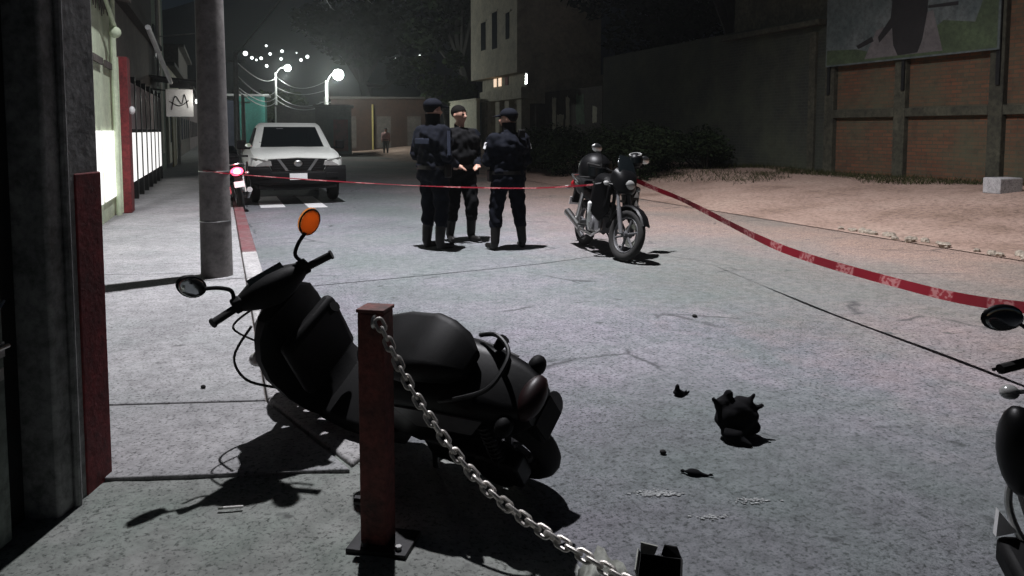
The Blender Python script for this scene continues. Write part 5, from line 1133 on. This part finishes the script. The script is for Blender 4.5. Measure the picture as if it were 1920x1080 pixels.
blob('cloth_scrap', (0.79, 3.16, 0.0), -0.25, [((0, 0, 0.012), (0.04, 0.02, 0.014)), ((-0.045, 0.01, 0.01), (0.015, 0.012, 0.01))], M['black_cloth'], 'flat torn black scrap on the road by the white paint smear', 'scrap', [((0, 0, 0.012), (0.08, 0, 0.006), 0.012, 0.006)], 0.006)
blob('pebble', (0.70, 3.37, 0.0), 0.1, [((0, 0, 0.01), (0.016, 0.013, 0.012))], M['rubber'], 'tiny dark pebble between the torn scrap and the scooter', 'pebble', (), 0.005)
blob('pebble', (1.47, 5.92, 0.0), 0.1, [((0, 0, 0.012), (0.022, 0.018, 0.014))], M['rubber'], 'tiny dark pebble alone on the open road toward the tape', 'pebble', (), 0.005)
blob('pebble', (-1.66, 3.92, 0.12), 0.1, [((0, 0, 0.008), (0.014, 0.012, 0.010))], M['rubber'], 'tiny dark pebble on the pavement slab', 'pebble', (), 0.005)
# white paint smears
rng = random.Random(9)
for (x, y, w_, h_, n) in ((0.60, 2.99, 0.075, 0.022, 190), (0.98, 2.93, 0.06, 0.02, 50), (0.78, 2.80, 0.05, 0.016, 40)):
    mb = MB()
    for k in range(n):
        cx, cy = rng.gauss(0, w_ * 0.6), rng.gauss(0, h_ * 0.6); rr = rng.uniform(0.0015, 0.0055)
        mb.prism([(cx + rr * 1.7 * math.cos(a) * rng.uniform(0.6, 1.2), cy + rr * math.sin(a) * rng.uniform(0.6, 1.2), 0.003 + 0.00001 * k) for a in [2 * math.pi * j / 9 for j in range(9)]], (0, 0, 0.001))
    o = mb.build('paint_smear', M['chalk'], loc=(x, y, 0.0), smooth=0); tag(o, 'worn white paint smear on the road near the black scrap', 'paint mark', 'white paint smears on the road')
# cigarette on the apron
cg = empty('cigarette', (-1.035, 2.66, 0.115), (0, 0, R(9)), 'white cigarette lying on the concrete apron', 'cigarette')
mb = MB(); mb.cyl((-0.028, 0, 0), (0.042, 0, 0), 0.0052, n=10); mb.build('paper_tube', M['paper'], cg)
mb = MB(); mb.cyl((-0.046, 0, 0), (-0.0285, 0, 0), 0.0053, n=10); mb.build('filter', M['pale_sheet'], cg)
# open black carton with pale flaps at the bottom edge
bx = empty('open_carton', (0.465, 2.255, 0.0), (0, 0, R(-14)), 'open black carton with pale flaps beside a crumpled sheet under the chain', 'carton')
mb = MB(); mb.box((0, -0.066, 0.065), (0.135, 0.006, 0.13)); mb.box((0, 0.066, 0.065), (0.135, 0.006, 0.13)); mb.box((-0.066, 0, 0.065), (0.006, 0.124, 0.13)); mb.box((0.066, 0, 0.065), (0.006, 0.124, 0.13)); mb.box((0, 0, 0.006), (0.126, 0.124, 0.006))
mb.build('box', M['black_plastic'], bx)
mb = MB(); mb.prism([(-0.066, 0.064, 0.132), (-0.02, 0.064, 0.132), (-0.01, 0.075, 0.155), (-0.066, 0.078, 0.160)], (0, 0.004, 0.001)); mb.build('flap', M['pale_sheet'], bx)
mb = MB(); mb.prism([(0.0, 0.067, 0.132), (0.066, 0.067, 0.128), (0.05, 0.085, 0.155), (0.01, 0.08, 0.160)], (0, 0.004, 0.001)); mb.build('flap', M['black_plastic'], bx)
mb = MB(); mb.prism([(-0.07, -0.066, 0.133), (-0.07, 0.066, 0.133), (-0.075, 0.06, 0.150), (-0.075, -0.06, 0.148)], (0.004, 0, 0)); mb.build('flap', M['pale_sheet'], bx)
sh_ = MB(); vs = []; fs = []
for i in range(9):
    for j in range(7):
        x = -0.17 + 0.17 * i / 8; y = -0.10 + 0.20 * j / 6; vs.append((x, y, 0.09 + 0.06 * math.sin(i * 0.55) + 0.02 * math.sin(i * 1.9 + j * 1.3) - 0.05 * (j / 6) ** 2 * (1 - i / 8) + 0.04 * i / 8))
for i in range(8):
    for j in range(6): a = i * 7 + j; fs.append((a, a + 7, a + 8, a + 1))
sh_.add(vs, fs); o = sh_.build('crumpled_sheet', M['pale_sheet'], loc=(0.375, 2.27, -0.02), rot=(0, 0, R(-8)), smooth=180, fix=False); tag(o, 'crumpled pale plastic sheet leaning on the open black carton', 'sheet')
md = o.modifiers.new('thick', 'SOLIDIFY'); md.thickness = 0.003

# ================================================================== thin night haze that makes the lamps glow
mb = MB(); mb.box((0, 400, 79), (1480, 1500, 162)); hz = mb.build('haze', [], smooth=0); tag(hz, kind='stuff')
hm = bpy.data.materials.new('night_haze'); hm.use_nodes = True; hn = hm.node_tree; hn.nodes.clear()
ho = hn.nodes.new('ShaderNodeOutputMaterial'); hv = hn.nodes.new('ShaderNodeVolumePrincipled')
hv.inputs['Color'].default_value = (0.85, 0.88, 0.9, 1); hv.inputs['Density'].default_value = 0.0014; hv.inputs['Anisotropy'].default_value = 0.8
hn.links.new(hv.outputs[0], ho.inputs['Volume']); hz.data.materials.append(hm)
